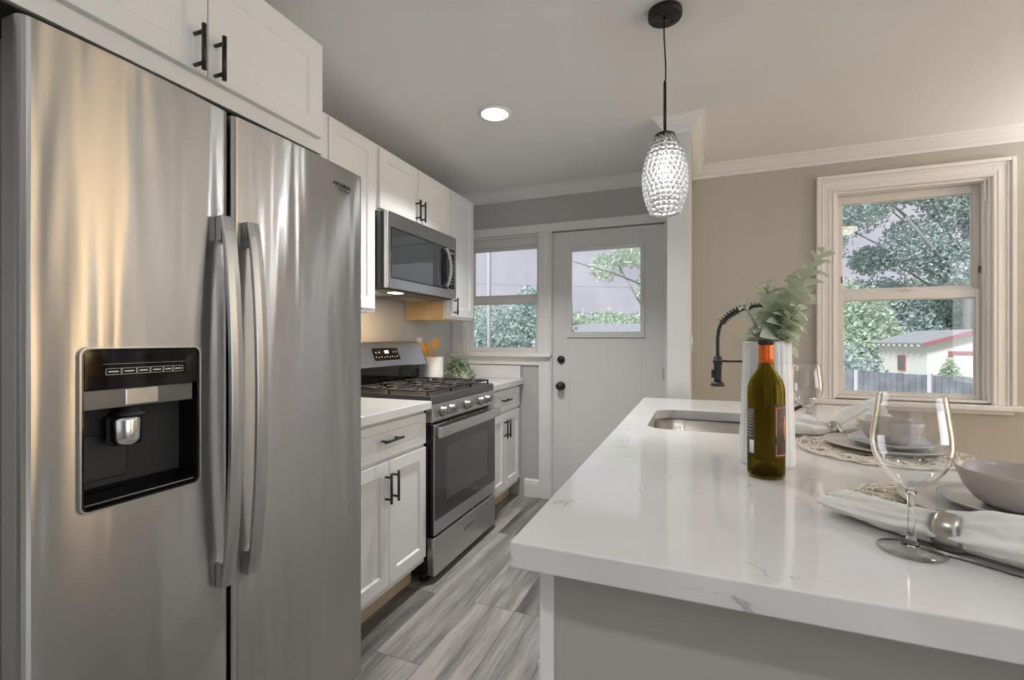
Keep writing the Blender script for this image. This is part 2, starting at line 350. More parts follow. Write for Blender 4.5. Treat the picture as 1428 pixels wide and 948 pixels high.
def sweep_plan(bm, path, prof, closed_ends=True):
    """prof: (offset to the right of the travel direction, z) closed polygon; path: list of (x, y)."""
    P = [Vector(p) for p in path]; n = len(P); rings = []
    for i in range(n):
        d0 = (P[i] - P[i - 1]).normalized() if i > 0 else (P[1] - P[0]).normalized()
        d1 = (P[i + 1] - P[i]).normalized() if i < n - 1 else d0
        n0 = Vector((d0.y, -d0.x)); n1 = Vector((d1.y, -d1.x)); mtr = (n0 + n1); mtr = mtr / (mtr.dot(n0)) if mtr.length > 1e-6 else n0
        rings.append([bm.verts.new((P[i].x + mtr.x * o, P[i].y + mtr.y * o, z)) for o, z in prof])
    m_ = len(prof)
    for i in range(n - 1):
        for k in range(m_):
            bm.faces.new((rings[i][k], rings[i][(k + 1) % m_], rings[i + 1][(k + 1) % m_], rings[i + 1][k]))
    bm.faces.new(rings[0][::-1]); bm.faces.new(rings[-1])
    return bm
def shaker(y0, y1, z0, z1, xf, th=.019, rail=.055, dr=1, rec=.008):
    """shaker front in a plane x = const facing +X (dr=1) or -X (dr=-1); xf is its face."""
    bm = BM()
    def R(i, x): return [bm.verts.new((x, y, z)) for y, z in ((y0 + i, z0 + i), (y1 - i, z0 + i), (y1 - i, z1 - i), (y0 + i, z1 - i))]
    r0 = R(0, xf - dr * th); r1 = R(0, xf - dr * .0015); r1b = R(.0015, xf); r2 = R(rail, xf); r3 = R(rail + .004, xf - dr * .004); r4 = R(rail + .007, xf - dr * rec)
    for A, B in ((r0, r1), (r1, r1b), (r1b, r2), (r2, r3), (r3, r4)):
        for k in range(4): bm.faces.new((A[k], A[(k + 1) % 4], B[(k + 1) % 4], B[k]))
    bm.faces.new(r4); bm.faces.new(r0[::-1])
    return bm
def bar_handle(p0, p1, stand, r=.0058, inset=.018):
    """bar between p0 and p1 with two posts back along vector stand."""
    bm = BM(); p0 = Vector(p0); p1 = Vector(p1); s_ = Vector(stand); d = (p1 - p0).normalized()
    tube(bm, [p0, p1], r, 12)
    for q in (p0 + d * inset, p1 - d * inset): tube(bm, [q, q + s_], r * .85, 10)
    return bm
def copy_tree(o, parent=None):
    c = o.copy(); col.objects.link(c)
    if parent is not None: c.parent = parent
    for ch in list(o.children): copy_tree(ch, c)
    return c
def boolean_cut(o, cutters):
    """subtract meshes, bake the result, remove the cutters."""
    for c_ in cutters:
        md = o.modifiers.new('cut', 'BOOLEAN'); md.operation = 'DIFFERENCE'; md.solver = 'EXACT'; md.object = c_
    bpy.context.view_layer.update()
    dg = bpy.context.evaluated_depsgraph_get()
    me = bpy.data.meshes.new_from_object(o.evaluated_get(dg))
    o.modifiers.clear(); old = o.data; o.data = me
    for c_ in cutters: bpy.data.objects.remove(c_)

# ------------------------------------------------------------------ room shell
XL, XR, YB, YR, ZC = -1.89, 3.2, 3.45, -2.2, 2.385
WT = .15
struct('floor', bx(XL - .15, XR + .15, YR - .15, YB + WT, -.1, 0), M_floor)
struct('ceiling', bx(XL - .15, XR + .15, YR - .15, YB + WT, ZC, ZC + .1), M_ceil)
struct('wall_left', bx(XL - .15, XL, YR - .15, YB + WT, 0, ZC), M_wall)
def wall_with_holes(name, a0, a1, z1, holes, plane, thick, axis, m):
    """plane..plane+thick; holes: (a_lo, a_hi, z_lo, z_hi) sorted."""
    bm = BM()
    def B(p, q, r, s_):
        if q - p < 1e-4 or s_ - r < 1e-4: return
        if axis == 'x': box(bm, p, q, plane, plane + thick, r, s_)
        else: box(bm, plane, plane + thick, p, q, r, s_)
    cur = a0
    for h in holes:
        B(cur, h[0], 0, z1); B(h[0], h[1], 0, h[2]); B(h[0], h[1], h[3], z1); cur = h[1]
    B(cur, a1, 0, z1)
    return struct(name, bm, m)
W1 = (-1.78, -1.135, 1.105, 2.035)
D1 = (-1.035, -.213, 0, 2.04)
W2 = (.79, 1.535, .86, 2.13)
wall_with_holes('wall_back', XL, -.09, ZC, [W1, D1], YB, WT, 'x', M_wall)
wall_with_holes('wall_back_dining', -.09, XR + .15, ZC, [W2], YB, WT, 'x', M_wall2)
W3 = (-.6, 1.0, .7, 2.1); D3 = (1.95, 2.75, 0.02, 2.2)
wall_with_holes('wall_right', YR - .15, YB, ZC, [W3, D3], XR, WT, 'y', M_wall2)
wall_with_holes('wall_rear', XL, XR, ZC, [(-.75, 1.15, .8, 2.2)], YR - .15, .15, 'x', M_wall)
# short wing wall beside the door
PX0, PX1, PY = -.150, -.037, 2.64
struct('wall_partition', bx(PX0, PX1, PY, YB, 0, ZC), M_post)

# crown moulding
cp = [(0, ZC - .075), (.010, ZC - .075), (.012, ZC - .062), (.018, ZC - .058), (.030, ZC - .050), (.044, ZC - .034), (.058, ZC - .022), (.062, ZC - .014), (.072, ZC - .012), (.074, ZC), (0, ZC)]
struct('trim_1', sweep_plan(BM(), [(XL, YB), (PX0, YB), (PX0, PY), (PX1, PY), (PX1, YB), (XR, YB)], cp), M_trim, label='white crown moulding around the back wall and the wing wall')
bp_ = [(0, 0), (.016, 0), (.016, .105), (.013, .112), (.013, .122), (.006, .135), (0, .137)]
struct('baseboard_back', sweep_plan(BM(), [(-1.255, YB), (-1.115, YB)], bp_), M_trim)
struct('baseboard_dining', sweep_plan(BM(), [(PX1, YB), (XR, YB)], bp_), M_trim)
struct('baseboard_partition', sweep_plan(BM(), [(PX0, 3.44), (PX0, PY), (PX1, PY), (PX1, 3.43)], bp_), M_trim)

# shared head casing over window 1 and the door, with the door's and window's legs
CY = YB - .02
cs = BM()
box(cs, XL + .001, PX0 - .001, CY, YB, 2.04, 2.105)
box(cs, -1.135, -1.035, CY, YB, 0, 2.04)
box(cs, -1.113, -1.10, CY - .006, CY, 1.09, 2.03)
box(cs, -1.055, -1.045, CY - .006, CY, .14, 2.03)
box(cs, -.213, PX0 - .001, CY, YB, 0, 2.04)
box(cs, XL + .001, -1.78, CY, YB, 1.105, 2.04)
struct('trim_2', cs, M_trim, bevel=.003, label='white flat casing around the door and the small window')

def window_unit(name, x0, x1, z0, z1, glass_x, low, up, Y, m, parent_loc):
    w_ = sempty(name, parent_loc)
    gx0, gx1 = glass_x
    # jamb liner
    bm = BM(); th = .012
    box(bm, x0, x0 + th, YB - .004, YB + WT, z0, z1); box(bm, x1 - th, x1, YB - .004, YB + WT, z0, z1)
    box(bm, x0 + th, x1 - th, YB - .004, YB + WT, z1 - th, z1); box(bm, x0 + th, x1 - th, YB, YB + WT, z0, z0 + th)
    # parting stops
    for xa, xb in ((x0 + th, x0 + th + .012), (x1 - th - .012, x1 - th)):
        box(bm, xa, xb, YB + .02, YB + .034, z0 + th, z1 - th)
    link('window_frame', bm, m, w_, bevel=.002)
    def sash(nm, za, zb, ga, gb, Yf, th_=.028):
        b_ = BM(); a0, a1 = x0 + .013, x1 - .013
        box(b_, a0, gx0, Yf, Yf + th_, za, zb); box(b_, gx1, a1, Yf, Yf + th_, za, zb)
        box(b_, gx0, gx1, Yf, Yf + th_, za, ga); box(b_, gx0, gx1, Yf, Yf + th_, gb, zb)
        # glazing bead
        q = .006
        box(b_, gx0, gx0 + q, Yf + .008, Yf + .02, ga, gb); box(b_, gx1 - q, gx1, Yf + .008, Yf + .02, ga, gb)
        box(b_, gx0 + q, gx1 - q, Yf + .008, Yf + .02, ga, ga + q); box(b_, gx0 + q, gx1 - q, Yf + .008, Yf + .02, gb - q, gb)
        s_ = link(nm, b_, M_vinyl, w_, bevel=.002)
        g_ = BM(); v = [g_.verts.new(p) for p in ((gx0, Yf + .014, ga), (gx1, Yf + .014, ga), (gx1, Yf + .014, gb), (gx0, Yf + .014, gb))]; g_.faces.new(v)
        link('pane', g_, M_pane, s_)
        return s_
    s1 = sash('lower_sash', z0 + .013, low[1] + .05, low[0], low[1], Y)
    s2 = sash('upper_sash', up[0] - .045, z1 - .013, up[0], up[1], Y + .032)
    b_ = BM(); xm = (gx0 + gx1) / 2
    box(b_, xm - .03, xm + .03, Y - .006, Y + .012, low[1] + .05, low[1] + .056); box(b_, xm - .012, xm + .022, Y - .01, Y + .002, low[1] + .056, low[1] + .064)
    link('sash_lock', b_, M_vinyl, s1, bevel=.002)
    return w_
w1 = window_unit('window_1', *W1, (-1.725, -1.175), (1.150, 1.505), (1.572, 1.955), YB + .035, M_trim, (-1.457, YB, 1.105))
b_ = BM(); cyl(b_, (YB + .025, 1.99), .022, -1.766, -1.149, 20, 'x'); box(b_, -1.766, -1.149, YB + .003, YB + .02, 1.955, 2.02)
box(b_, -1.764, -1.151, YB + .024, YB + .027, 1.925, 1.98)
link('roller_shade', b_, M_blind, w1, bevel=.001)
bm = bx(XL + .001, -1.035, YB - .055, YB, 1.085, 1.105); box(bm, XL + .001, -1.05, YB - .018, YB, 1.02, 1.085); box(bm, XL + .001, -1.045, YB - .026, YB, 1.065, 1.085)
struct('window_sill', bm, M_trim, w1, bevel=.004)

w2 = window_unit('window_2', *W2, (.848, 1.490), (.895, 1.461), (1.53, 2.07), YB + .045, M_trim2, (1.16, YB, .86))
bm = BM()
for d, off, y in ((0.0, .09, .022),):
    pass
def casing2(bm, i, o_, y):
    x0, x1, z1 = W2[0] - 0, W2[1] + 0, W2[3]
    box(bm, x0 - o_, x0 - i, y, YB, .85, z1 + o_); box(bm, x1 + i, x1 + o_, y, YB, .85, z1 + o_)
    box(bm, x0 - i, x1 + i, y, YB, z1 + i, z1 + o_)
casing2(bm, .0, .095, YB - .018)
casing2(bm, .078, .098, YB - .032)
casing2(bm, .060, .070, YB - .024)
casing2(bm, .022, .034, YB - .022)
casing2(bm, .002, .012, YB - .024)
struct('window_casing', bm, M_trim2, w2, bevel=.003)
bm = bx(W2[0] - .135, W2[1] + .135, YB - .06, YB, .822, .85); box(bm, W2[0] - .095, W2[1] + .095, YB - .016, YB, .795, .822)
box(bm, W2[0], W2[1], YB, YB + .12, .835, .86)
struct('window_sill', bm, M_trim2, w2, bevel=.005)
b_ = BM(); box(b_, 1.500, 1.506, YB + .03, YB + .045, 1.60, 1.64); box(b_, .835, .84, YB + .03, YB + .045, 1.57, 1.61); link('sash_stop', b_, M_black, w2)
b_ = BM(); box(b_, 1.508, 1.520, YB + .004, YB + .018, 2.0, 2.118); link('sash_track', b_, M_vinyl, w2, bevel=.002)

# door
d1 = sempty('door_1', (-.62, YB, 0))
dY = YB + .012
lx0, lx1, lz0, lz1 = -.895, -.368, 1.265, 1.892
bm = BM()
box(bm, D1[0] + .004, lx0, dY, dY + .042, .012, 2.034); box(bm, lx1, D1[1] - .004, dY, dY + .042, .012, 2.034)
box(bm, lx0, lx1, dY, dY + .042, .012, lz0); box(bm, lx0, lx1, dY, dY + .042, lz1, 2.034)
link('door_panel', bm, M_doorp, d1, bevel=.002)
bm = BM()
f_ = .038
for (a, b2, c_, d_) in ((lx0 - .018, lx0 + .012, lz0 - .018, lz1 + .018), (lx1 - .012, lx1 + .018, lz0 - .018, lz1 + .018)):
    box(bm, a, b2, dY - .012, dY + .02, c_, d_)
box(bm, lx0 + .012, lx1 - .012, dY - .012, dY + .02, lz0 - .018, lz0 + .012); box(bm, lx0 + .012, lx1 - .012, dY - .012, dY + .02, lz1 - .012, lz1 + .018)
box(bm, lx0 - .028, lx1 + .028, dY - .014, dY, lz0 - .030, lz0 - .018)
o = link('lite_frame', bm, M_doorp, d1, bevel=.003)
bm = BM(); v = [bm.verts.new(p) for p in ((lx0 + .01, dY + .016, lz0 + .01), (lx1 - .01, dY + .016, lz0 + .01), (lx1 - .01, dY + .016, lz1 - .01), (lx0 + .01, dY + .016, lz1 - .01))]; bm.faces.new(v)
link('pane', bm, M_pane, d1)
def knob_prof(sc=1): return [(0, 0), (.033, 0), (.033, .005), (.030, .009), (.014, .012), (.012, .028), (.018, .034), (.027, .044), (.0285, .052), (.024, .060), (.010, .064), (0, .064)]
def y_lathe(prof, cx_, cz_, y0, n=32):
    bm = BM(); lathe(bm, prof, n=n); bmesh.ops.transform(bm, matrix=Matrix.Translation((cx_, y0, cz_)) @ Matrix.Rotation(PI / 2, 4, 'X'), verts=bm.verts); return bm
link('knob', y_lathe(knob_prof(), -.965, .866, dY), M_black, d1, smooth=False)
bm = y_lathe([(0, 0), (.030, 0), (.030, .006), (.026, .012), (.024, .018), (0, .018)], -.965, 1.066, dY); box(bm, -.969, -.961, dY - .032, dY - .016, 1.048, 1.084)
link('deadbolt', bm, M_black, d1)
for z in (1.78, .98, .25):
    bm = BM(); cyl(bm, (D1[1] - .003, dY - .006), .006, z - .045, z + .045, 12); box(bm, D1[1] - .014, D1[1] + .010, dY - .003, dY - .0005, z - .043, z + .043)
    link('hinge', bm, M_steelflat, d1)
bm = BM(); box(bm, D1[0], D1[0] + .003, YB, YB + WT, 0, 2.037); box(bm, D1[1] - .003, D1[1], YB, YB + WT, 0, 2.037); box(bm, D1[0], D1[1], YB + .06, YB + WT, 2.037, 2.04); box(bm, D1[0], D1[1], YB + .001, YB + WT, 0, .011)
link('door_frame', bm, M_trim, d1)

# unseen windows, and a curtain added for the warm fridge reflection
for nm, (xa, xb, za, zb) in (('window_3', (-.75, 1.15, .8, 2.2)),):
    bm = BM(); y = YR
    box(bm, xa - .08, xa, y, y + .02, za - .08, zb + .08); box(bm, xb, xb + .08, y, y + .02, za - .08, zb + .08)
    box(bm, xa, xb, y, y + .02, zb, zb + .08); box(bm, xa, xb, y, y + .02, za - .08, za); box(bm, .18, .22, y - .06, y - .02, za, zb)
    box(bm, xa, xb, y - .06, y - .02, 1.48, 1.52)
    struct(nm, bm, M_trim)
bm = BM(); ya, yb, za, zb = W3
box(bm, XR - .02, XR, ya - .08, ya, za - .08, zb + .08); box(bm, XR - .02, XR, yb, yb + .08, za - .08, zb + .08); box(bm, XR - .02, XR, ya, yb, zb, zb + .08)
box(bm, XR - .02, XR, ya, yb, za - .08, za); box(bm, XR + .02, XR + .06, ya, yb, 1.38, 1.42); box(bm, XR + .02, XR + .06, .18, .22, za, zb)
struct('window_4', bm, M_trim2)
bm = BM(); n = 60; vv = []
for i in range(n + 1):
    y = D3[0] + (D3[1] - D3[0]) * i / n; x = XR + .05 + .02 * math.sin(i * .95)
    vv.append((bm.verts.new((x, y, .02)), bm.verts.new((x, y, 2.2))))
for i in range(n): bm.faces.new((vv[i][0], vv[i + 1][0], vv[i + 1][1], vv[i][1]))
o = link('curtain', bm, M_tan, smooth=True); tag(o, 'long tan curtain added unseen on the dining side to give a warm reflection', 'curtain')
bm = BM(); box(bm, XR - .02, XR, D3[0] - .08, D3[0], 0, 2.28); box(bm, XR - .02, XR, D3[1], D3[1] + .08, 0, 2.28); box(bm, XR - .02, XR, D3[0], D3[1], 2.2, 2.28)
struct('door_2', bm, M_trim2)

# ------------------------------------------------------------------ fridge
FX = -1.09
fr = thing('refrigerator', 'tall stainless steel side-by-side refrigerator with ice and water dispenser', 'refrigerator', (-1.48, .895, 0))
bm = bx(-1.86, -1.165, .455, 1.335, .06, 1.745); link('cabinet_body', bm, M_dgrey, fr, bevel=.004)
bm = bx(-1.80, -1.14, .47, 1.32, .015, .058); link('base_grille', bm, M_blackpl, fr)
for y in (.50, 1.29):
    bm = BM(); cyl(bm, (-1.19, y), .02, 0, .03, 14); link('foot', bm, M_blackpl, fr)
def fdoor(y0, y1):
    pts = []; R_ = .016; bulge = .007
    pts.append((-1.15, y0)); 
    for k in range(5):
        a = k / 4 * PI / 2; pts.append((FX - R_ + R_ * math.sin(a) - .004, y0 + R_ - R_ * math.cos(a)))
    for k in range(1, 20):
        s_ = k / 20; y = y0 + R_ + (y1 - y0 - 2 * R_) * s_; pts.append((FX - .004 + bulge * (1 - (2 * s_ - 1) ** 2), y))
    for k in range(5):
        a = PI / 2 - k / 4 * PI / 2; pts.append((FX - R_ + R_ * math.sin(a) - .004, y1 - R_ + R_ * math.cos(a)))
    pts.append((-1.15, y1))
    return prism(BM(), pts, .05, 1.785)
L_ = link('freezer_door', fdoor(.443, .8375), M_fsteel, None)
def rrect(y0, y1, z0, z1, r, n=6):
    o_ = []
    for cy_, cz_, a0 in ((y1 - r, z1 - r, 0), (y0 + r, z1 - r, 90), (y0 + r, z0 + r, 180), (y1 - r, z0 + r, 270)):
        for k in range(n + 1):
            a = math.radians(a0 + 90 * k / n); o_.append((cy_ + r * math.cos(a), cz_ + r * math.sin(a)))
    return o_
DY0, DY1, DZ0, DZ1 = .526, .754, .884, 1.199
cut = link('cut', prism(BM(), rrect(DY0, DY1, DZ0, DZ1, .014), -1.17, -1.0, 'x'), M_gloss)
L_.matrix_world; boolean_cut(L_, [cut])
for p in L_.data.polygons: p.use_smooth = False
inv = Matrix.Translation(fr.location).inverted(); L_.data.transform(inv); L_.parent = fr; WM[L_.name] = Matrix.Translation(fr.location)
R_d = link('fridge_door', fdoor(.8465, 1.343), M_fsteel, fr)
link('door_gasket', bx(-1.166, -1.149, .455, 1.33, .065, 1.74), M_rubber, fr)
link('hinge_cover', bx(-1.30, -1.12, .46, .54, 1.746, 1.775), M_dgrey, fr, bevel=.006)
# handles
def fhandle(yc):
    bm = BM(); n = 24; z0, z1 = .613, 1.518; wd = .018
    rows = []
    for k in range(n + 1):
        s_ = k / n; z = z0 + (z1 - z0) * s_; e_ = 1 - (2 * s_ - 1) ** 2
        xo = -1.068 + .034 * e_ ** .8; th = .009
        rows.append([bm.verts.new(p) for p in ((xo - th, yc - wd, z), (xo, yc - wd + .002, z), (xo + .002, yc, z), (xo, yc + wd - .002, z), (xo - th, yc + wd, z))])
    for i in range(n):
        for k in range(5): bm.faces.new((rows[i][k], rows[i][(k + 1) % 5], rows[i + 1][(k + 1) % 5], rows[i + 1][k]))
    bm.faces.new(rows[0][::-1]); bm.faces.new(rows[-1])
    for za, zb, xa in ((z0, z0 + .062, .006), (z1 - .062, z1, .006)):
        box(bm, -1.092, -1.074, yc - wd + .002, yc + wd - .002, za + .0005, zb - .0005)
    return bm
for dr_, yc in ((L_, .814), (R_d, .885)): link('handle', fhandle(yc), M_handle, dr_, bevel=.002)
# dispenser
dp = link('dispenser', prism(BM(), rrect(DY0 + .0005, DY1 - .0005, DZ0 + .0005, DZ1 - .0005, .0135), -1.1655, -1.160, 'x'), M_gloss, L_)
def ring_x(outer, inner, xa, xb):
    bm = BM(); n = len(outer)
    A = [bm.verts.new((xb, *p)) for p in outer]; B = [bm.verts.new((xb, *p)) for p in inner]; C = [bm.verts.new((xa, *p)) for p in outer]; D = [bm.verts.new((xa, *p)) for p in inner]
    for k in range(n):
        k2 = (k + 1) % n
        bm.faces.new((A[k], A[k2], B[k2], B[k])); bm.faces.new((A[k], C[k], C[k2], A[k2])); bm.faces.new((B[k], B[k2], D[k2], D[k])); bm.faces.new((C[k], D[k], D[k2], C[k2]))
    return bm
link('dispenser_bezel', ring_x(rrect(DY0 - .0025, DY1 + .0025, DZ0 - .0025, DZ1 + .0025, .0165), rrect(DY0 + .001, DY1 - .001, DZ0 + .001, DZ1 - .001, .013), -1.10, -1.0825), M_handle, L_)
link('dispenser_liner', ring_x(rrect(DY0 + .001, DY1 - .001, DZ0 + .001, DZ1 - .001, .013), rrect(DY0 + .005, DY1 - .005, DZ0 + .005, DZ1 - .005, .010), -1.16, -1.084), M_gloss, L_)
cp_ = link('control_panel', bx(-1.150, -1.0845, DY0 + .006, DY1 - .006, 1.118, DZ1 - .0055), M_gloss, L_, bevel=.001)
bm = BM()
x = -1.0838; ys = [.566, .594, .622, .648, .674, .694, .716]
for i in range(6):
    a, b2 = ys[i] + .0006, ys[i + 1] - .0006; za, zb = 1.1455, 1.1585
    for (p, q, r_, s_) in ((a, b2, za, za + .0008), (a, b2, zb - .0008, zb), (a, a + .0008, za, zb), (b2 - .0008, b2, za, zb)): box(bm, x - .0004, x, p, q, r_, s_)
    m_ = (a + b2) / 2; hw = (b2 - a) * .33; box(bm, x - .0004, x, m_ - hw, m_ + hw, 1.1505, 1.1535)
box(bm, x - .0004, x, .562, .722, 1.167, 1.1675)
link('control_markings', bm, M_white_print, L_)
link('dispenser_band', bx(-1.145, -1.090, DY0 + .006, DY1 - .012, 1.078, 1.1175), M_dgrey, L_, bevel=.002)
bm = bx(-1.128, -1.088, .603, .668, 1.080, 1.116); link('dispenser_chute', bm, M_chrome, L_, bevel=.003)
bm = BM(); lathe(bm, [(0, 1.058), (.030, 1.058), (.030, 1.062), (.022, 1.066), (.022, 1.078), (0, 1.078)], (-1.115, .627), 24)
link('spout_collar', bm, M_blackpl, L_)
bm = BM(); lathe(bm, [(0, 1.0), (.028, 1.0), (.029, 1.012), (.030, 1.050), (.028, 1.056), (0, 1.056)], (-1.113, .615), 32)
link('ice_chute', bm, M_chrome, L_)
bm = bx(-1.152, -1.146, .545, .640, .925, 1.02); link('dispenser_paddle', bm, M_blackpl, L_, bevel=.004)
bm = BM(); prism(bm, [(-1.158, .890), (-1.09, .890), (-1.09, .897), (-1.158, .915)], DY0 + .008, DY1 - .008, 'y'); link('drip_tray', bm, M_gloss, L_, bevel=.002)
def text(name, s, size, m, parent, matrix, ext=.0004, align='CENTER'):
    cu = bpy.data.curves.new(name, 'FONT'); cu.body = s; cu.size = size; cu.extrude = ext; cu.align_x = align; cu.align_y = 'CENTER'; cu.resolution_u = 3
    o_ = bpy.data.objects.new(name, cu); col.objects.link(o_)
    bpy.context.view_layer.update(); dg = bpy.context.evaluated_depsgraph_get()
    me = bpy.data.meshes.new_from_object(o_.evaluated_get(dg)); bpy.data.objects.remove(o_)
    me.transform(matrix); me.materials.clear(); me.materials.append(m)
    o2 = bpy.data.objects.new(name, me); col.objects.link(o2)
    if parent is not None:
        o2.parent = parent; me.transform(WM[parent.name].inverted() if parent.name in WM else Matrix.Translation(parent.location).inverted())
    return o2
XM = Matrix(((0, 0, 1, 0), (1, 0, 0, 0), (0, 1, 0, 0), (0, 0, 0, 1)))   # text lies in a +X facing plane
lg = text('logo', 'AMANA', .019, M_dgrey, R_d, Matrix.Translation((-1.0878, 1.232, 1.722)) @ XM @ Matrix.Scale(1.25, 4, (1, 0, 0)), .0012)
link('logo_underline', bx(-1.090, -1.0868, 1.215, 1.270, 1.7075, 1.7098), M_dgrey, R_d)

# ------------------------------------------------------------------ wall cabinets
def cab(name, label, x0, x1, y0, y1, z0, z1, m=M_cab, sides=None):
    t_ = thing(name, label, 'cabinet', ((x0 + x1) / 2, (y0 + y1) / 2, z0))
    link('body', bx(x0, x1, y0, y1, z0, z1), m, t_, bevel=.0015)
    return t_
UX = -1.54
ct = cab('wall_cabinet', 'white two-door shaker cabinet above the refrigerator', XL + .002, -1.22, .30, 1.285, 1.862, 2.243)
for y0, y1, hy in ((.40, .856, .822), (.859, 1.262, .877)):
    d_ = link('door', shaker(y0, y1, 1.908, 2.215, -1.20), M_cab, ct)
    link('handle', bar_handle((-1.165, hy, 1.902), (-1.165, hy, 2.018), (-.035, 0, 0)), M_black, d_)
link('underside', bx(XL + .004, -1.23, .31, 1.275, 1.858, 1.8615), M_rubber, ct)  # near-black sheet paints the shade in the gap above the refrigerator
ct = cab('wall_cabinet', 'tall white wall cabinet between the refrigerator and the microwave', XL + .002, UX - .02, 1.289, 2.008, 1.358, 2.238)
d_ = link('door', shaker(1.66, 1.985, 1.375, 2.222, UX), M_cab, ct)
d_ = link('door', shaker(1.32, 1.655, 1.375, 2.222, UX), M_cab, ct)
ct = cab('wall_cabinet', 'short white two-door cabinet above the microwave', XL + .002, UX - .02, 2.010, 2.758, 1.892, 2.238)
for y0, y1, hy in ((2.025, 2.385, 2.362), (2.392, 2.745, 2.415)):
    d_ = link('door', shaker(y0, y1, 1.905, 2.222, UX), M_cab, ct)
    link('handle', bar_handle((UX + .032, hy, 1.915), (UX + .032, hy, 2.035), (-.032, 0, 0)), M_black, d_)
ct = cab('wall_cabinet', 'tall narrow white wall cabinet right of the microwave beside the window', XL + .002, UX - .02, 2.760, 3.140, 1.358, 2.238)
d_ = link('door', shaker(2.80, 3.125, 1.375, 2.222, UX), M_cab, ct)
link('handle', bar_handle((UX + .032, 2.822, 1.385), (UX + .032, 2.822, 1.50), (-.032, 0, 0)), M_black, d_)
link('side_panel', bx(XL + .004, UX - .045, 2.7565, 2.7598, 1.352, 1.88), M_maple, ct)
link('underside', bx(XL + .004, UX - .025, 2.762, 3.138, 1.352, 1.3575), M_maple, ct)

# ------------------------------------------------------------------ microwave
MX = -1.485
mw = thing('microwave', 'stainless over-the-range microwave with black window under the short cabinet', 'microwave', (-1.68, 2.385, 1.483))
link('body', bx(XL + .002, MX - .045, 2.018, 2.754, 1.483, 1.885), M_dgrey, mw, bevel=.002)
link('side_trim', bx(MX - .044, MX - .025, 2.017, 2.755, 1.483, 1.885), M_blackpl, mw)
dr_ = link('door', bx(MX - .025, MX, 2.015, 2.757, 1.486, 1.887), M_steel, mw, bevel=.004)
link('window', bx(MX - .002, MX + .0015, 2.048, 2.590, 1.545, 1.800), M_mwglass, dr_, bevel=.001)
link('window_surround', bx(MX - .003, MX + .0008, 2.042, 2.640, 1.538, 1.807), M_gloss, dr_, bevel=.001)
link('control_panel', bx(MX - .002, MX + .0015, 2.648, 2.728, 1.545, 1.800), M_gloss, dr_, bevel=.001)
bm = BM()
for r_ in range(8):
    for c_ in range(3):
        y = 2.662 + c_ * .020; z = 1.575 + r_ * .021; box(bm, MX + .0014, MX + .0022, y, y + .011, z, z + .007)
link('display', bx(MX + .0014, MX + .0022, 2.66, 2.715, 1.77, 1.785), M_steelflat, dr_)
link('keypad', bm, M_steelflat, dr_)
bm = BM(); n = 16; rows = []
for k in range(n + 1):
    s_ = k / n; z = 1.552 + .241 * s_; xo = MX + .020 + .030 * math.sin(PI * s_) ** .8
    rows.append([bm.verts.new(p) for p in ((xo - .012, 2.592, z), (xo, 2.594, z), (xo + .002, 2.606, z), (xo, 2.618, z), (xo - .012, 2.620, z))])
for i in range(n):
    for k in range(5): bm.faces.new((rows[i][k], rows[i][(k + 1) % 5], rows[i + 1][(k + 1) % 5], rows[i + 1][k]))
bm.faces.new(rows[0][::-1]); bm.faces.new(rows[-1])
box(bm, MX - .001, MX + .016, 2.594, 2.618, 1.5525, 1.575); box(bm, MX - .001, MX + .016, 2.594, 2.618, 1.770, 1.7925)
link('handle', bm, M_steelflat, dr_, bevel=.002)
link('handle_backing', bx(MX + .001, MX + .012, 2.560, 2.5935, 1.560, 1.786), M_gloss, dr_, bevel=.004)
bm = BM(); cyl(bm, (2.345, 1.842), .011, MX - .001, MX + .0015, 24, 'x'); link('logo', bm, M_chrome, dr_)
bm = BM(); box(bm, -1.86, -1.52, 2.03, 2.745, 1.478, 1.4828); link('vent_plate', bm, M_dgrey, mw)
for ya, yb in ((2.05, 2.30), (2.46, 2.72)):
    bm = BM(); box(bm, -1.83, -1.66, ya, yb, 1.474, 1.4778)
    for k in range(12): box(bm, -1.83, -1.66, ya + (yb - ya) * k / 12, ya + (yb - ya) * k / 12 + .004, 1.472, 1.474)
    link('grease_filter', bm, M_steelflat, mw)
bm = BM(); box(bm, -1.60, -1.545, 2.17, 2.24, 1.4755, 1.4778); lp = link('lamp_lens', bm, M_mwlamp, mw)
area('microwave_lamp_light', (-1.60, 2.25, 1.470), (0, 0, 0), .06, .10, 2.6, (1.0, .70, .38))

# ------------------------------------------------------------------ base cabinets and worktops
bx_face = -1.265
def base_cab(label, y0, y1, xf, split, hl=True, dlabel=None):
    t_ = thing('base_cabinet', label, 'cabinet', ((XL + xf) / 2, (y0 + y1) / 2, 0))
    link('body', bx(XL + .002, xf - .02, y0, y1, .115, .874), M_cab, t_, bevel=.001)
    link('toe_kick', bx(XL + .002, xf - .095, y0, y1, 0, .1145), M_toe, t_)
    d_ = link('drawer', shaker(y0 + .012, y1 - .012, .708, .856, xf, rail=.034), M_cab, t_)
    ym = (y0 + y1) / 2
    link('handle', bar_handle((xf + .032, ym - .065, .785), (xf + .032, ym + .065, .785), (-.032, 0, 0)), M_black, d_)
    for a, b2, hy in ((y0 + .012, split - .0015, split - .026), (split + .0015, y1 - .012, split + .026)):
        d_ = link('door', shaker(a, b2, .150, .690, xf), M_cab, t_)
        link('handle', bar_handle((xf + .032, hy, .515), (xf + .032, hy, .645), (-.032, 0, 0)), M_black, d_)
    return t_
base_cab('cream white base cabinet with drawer between refrigerator and stove', 1.385, 2.010, -1.245, 1.70)
base_cab('cream white base cabinet with drawer between the stove and the back wall', 2.800, 3.425, -1.285, 3.12)
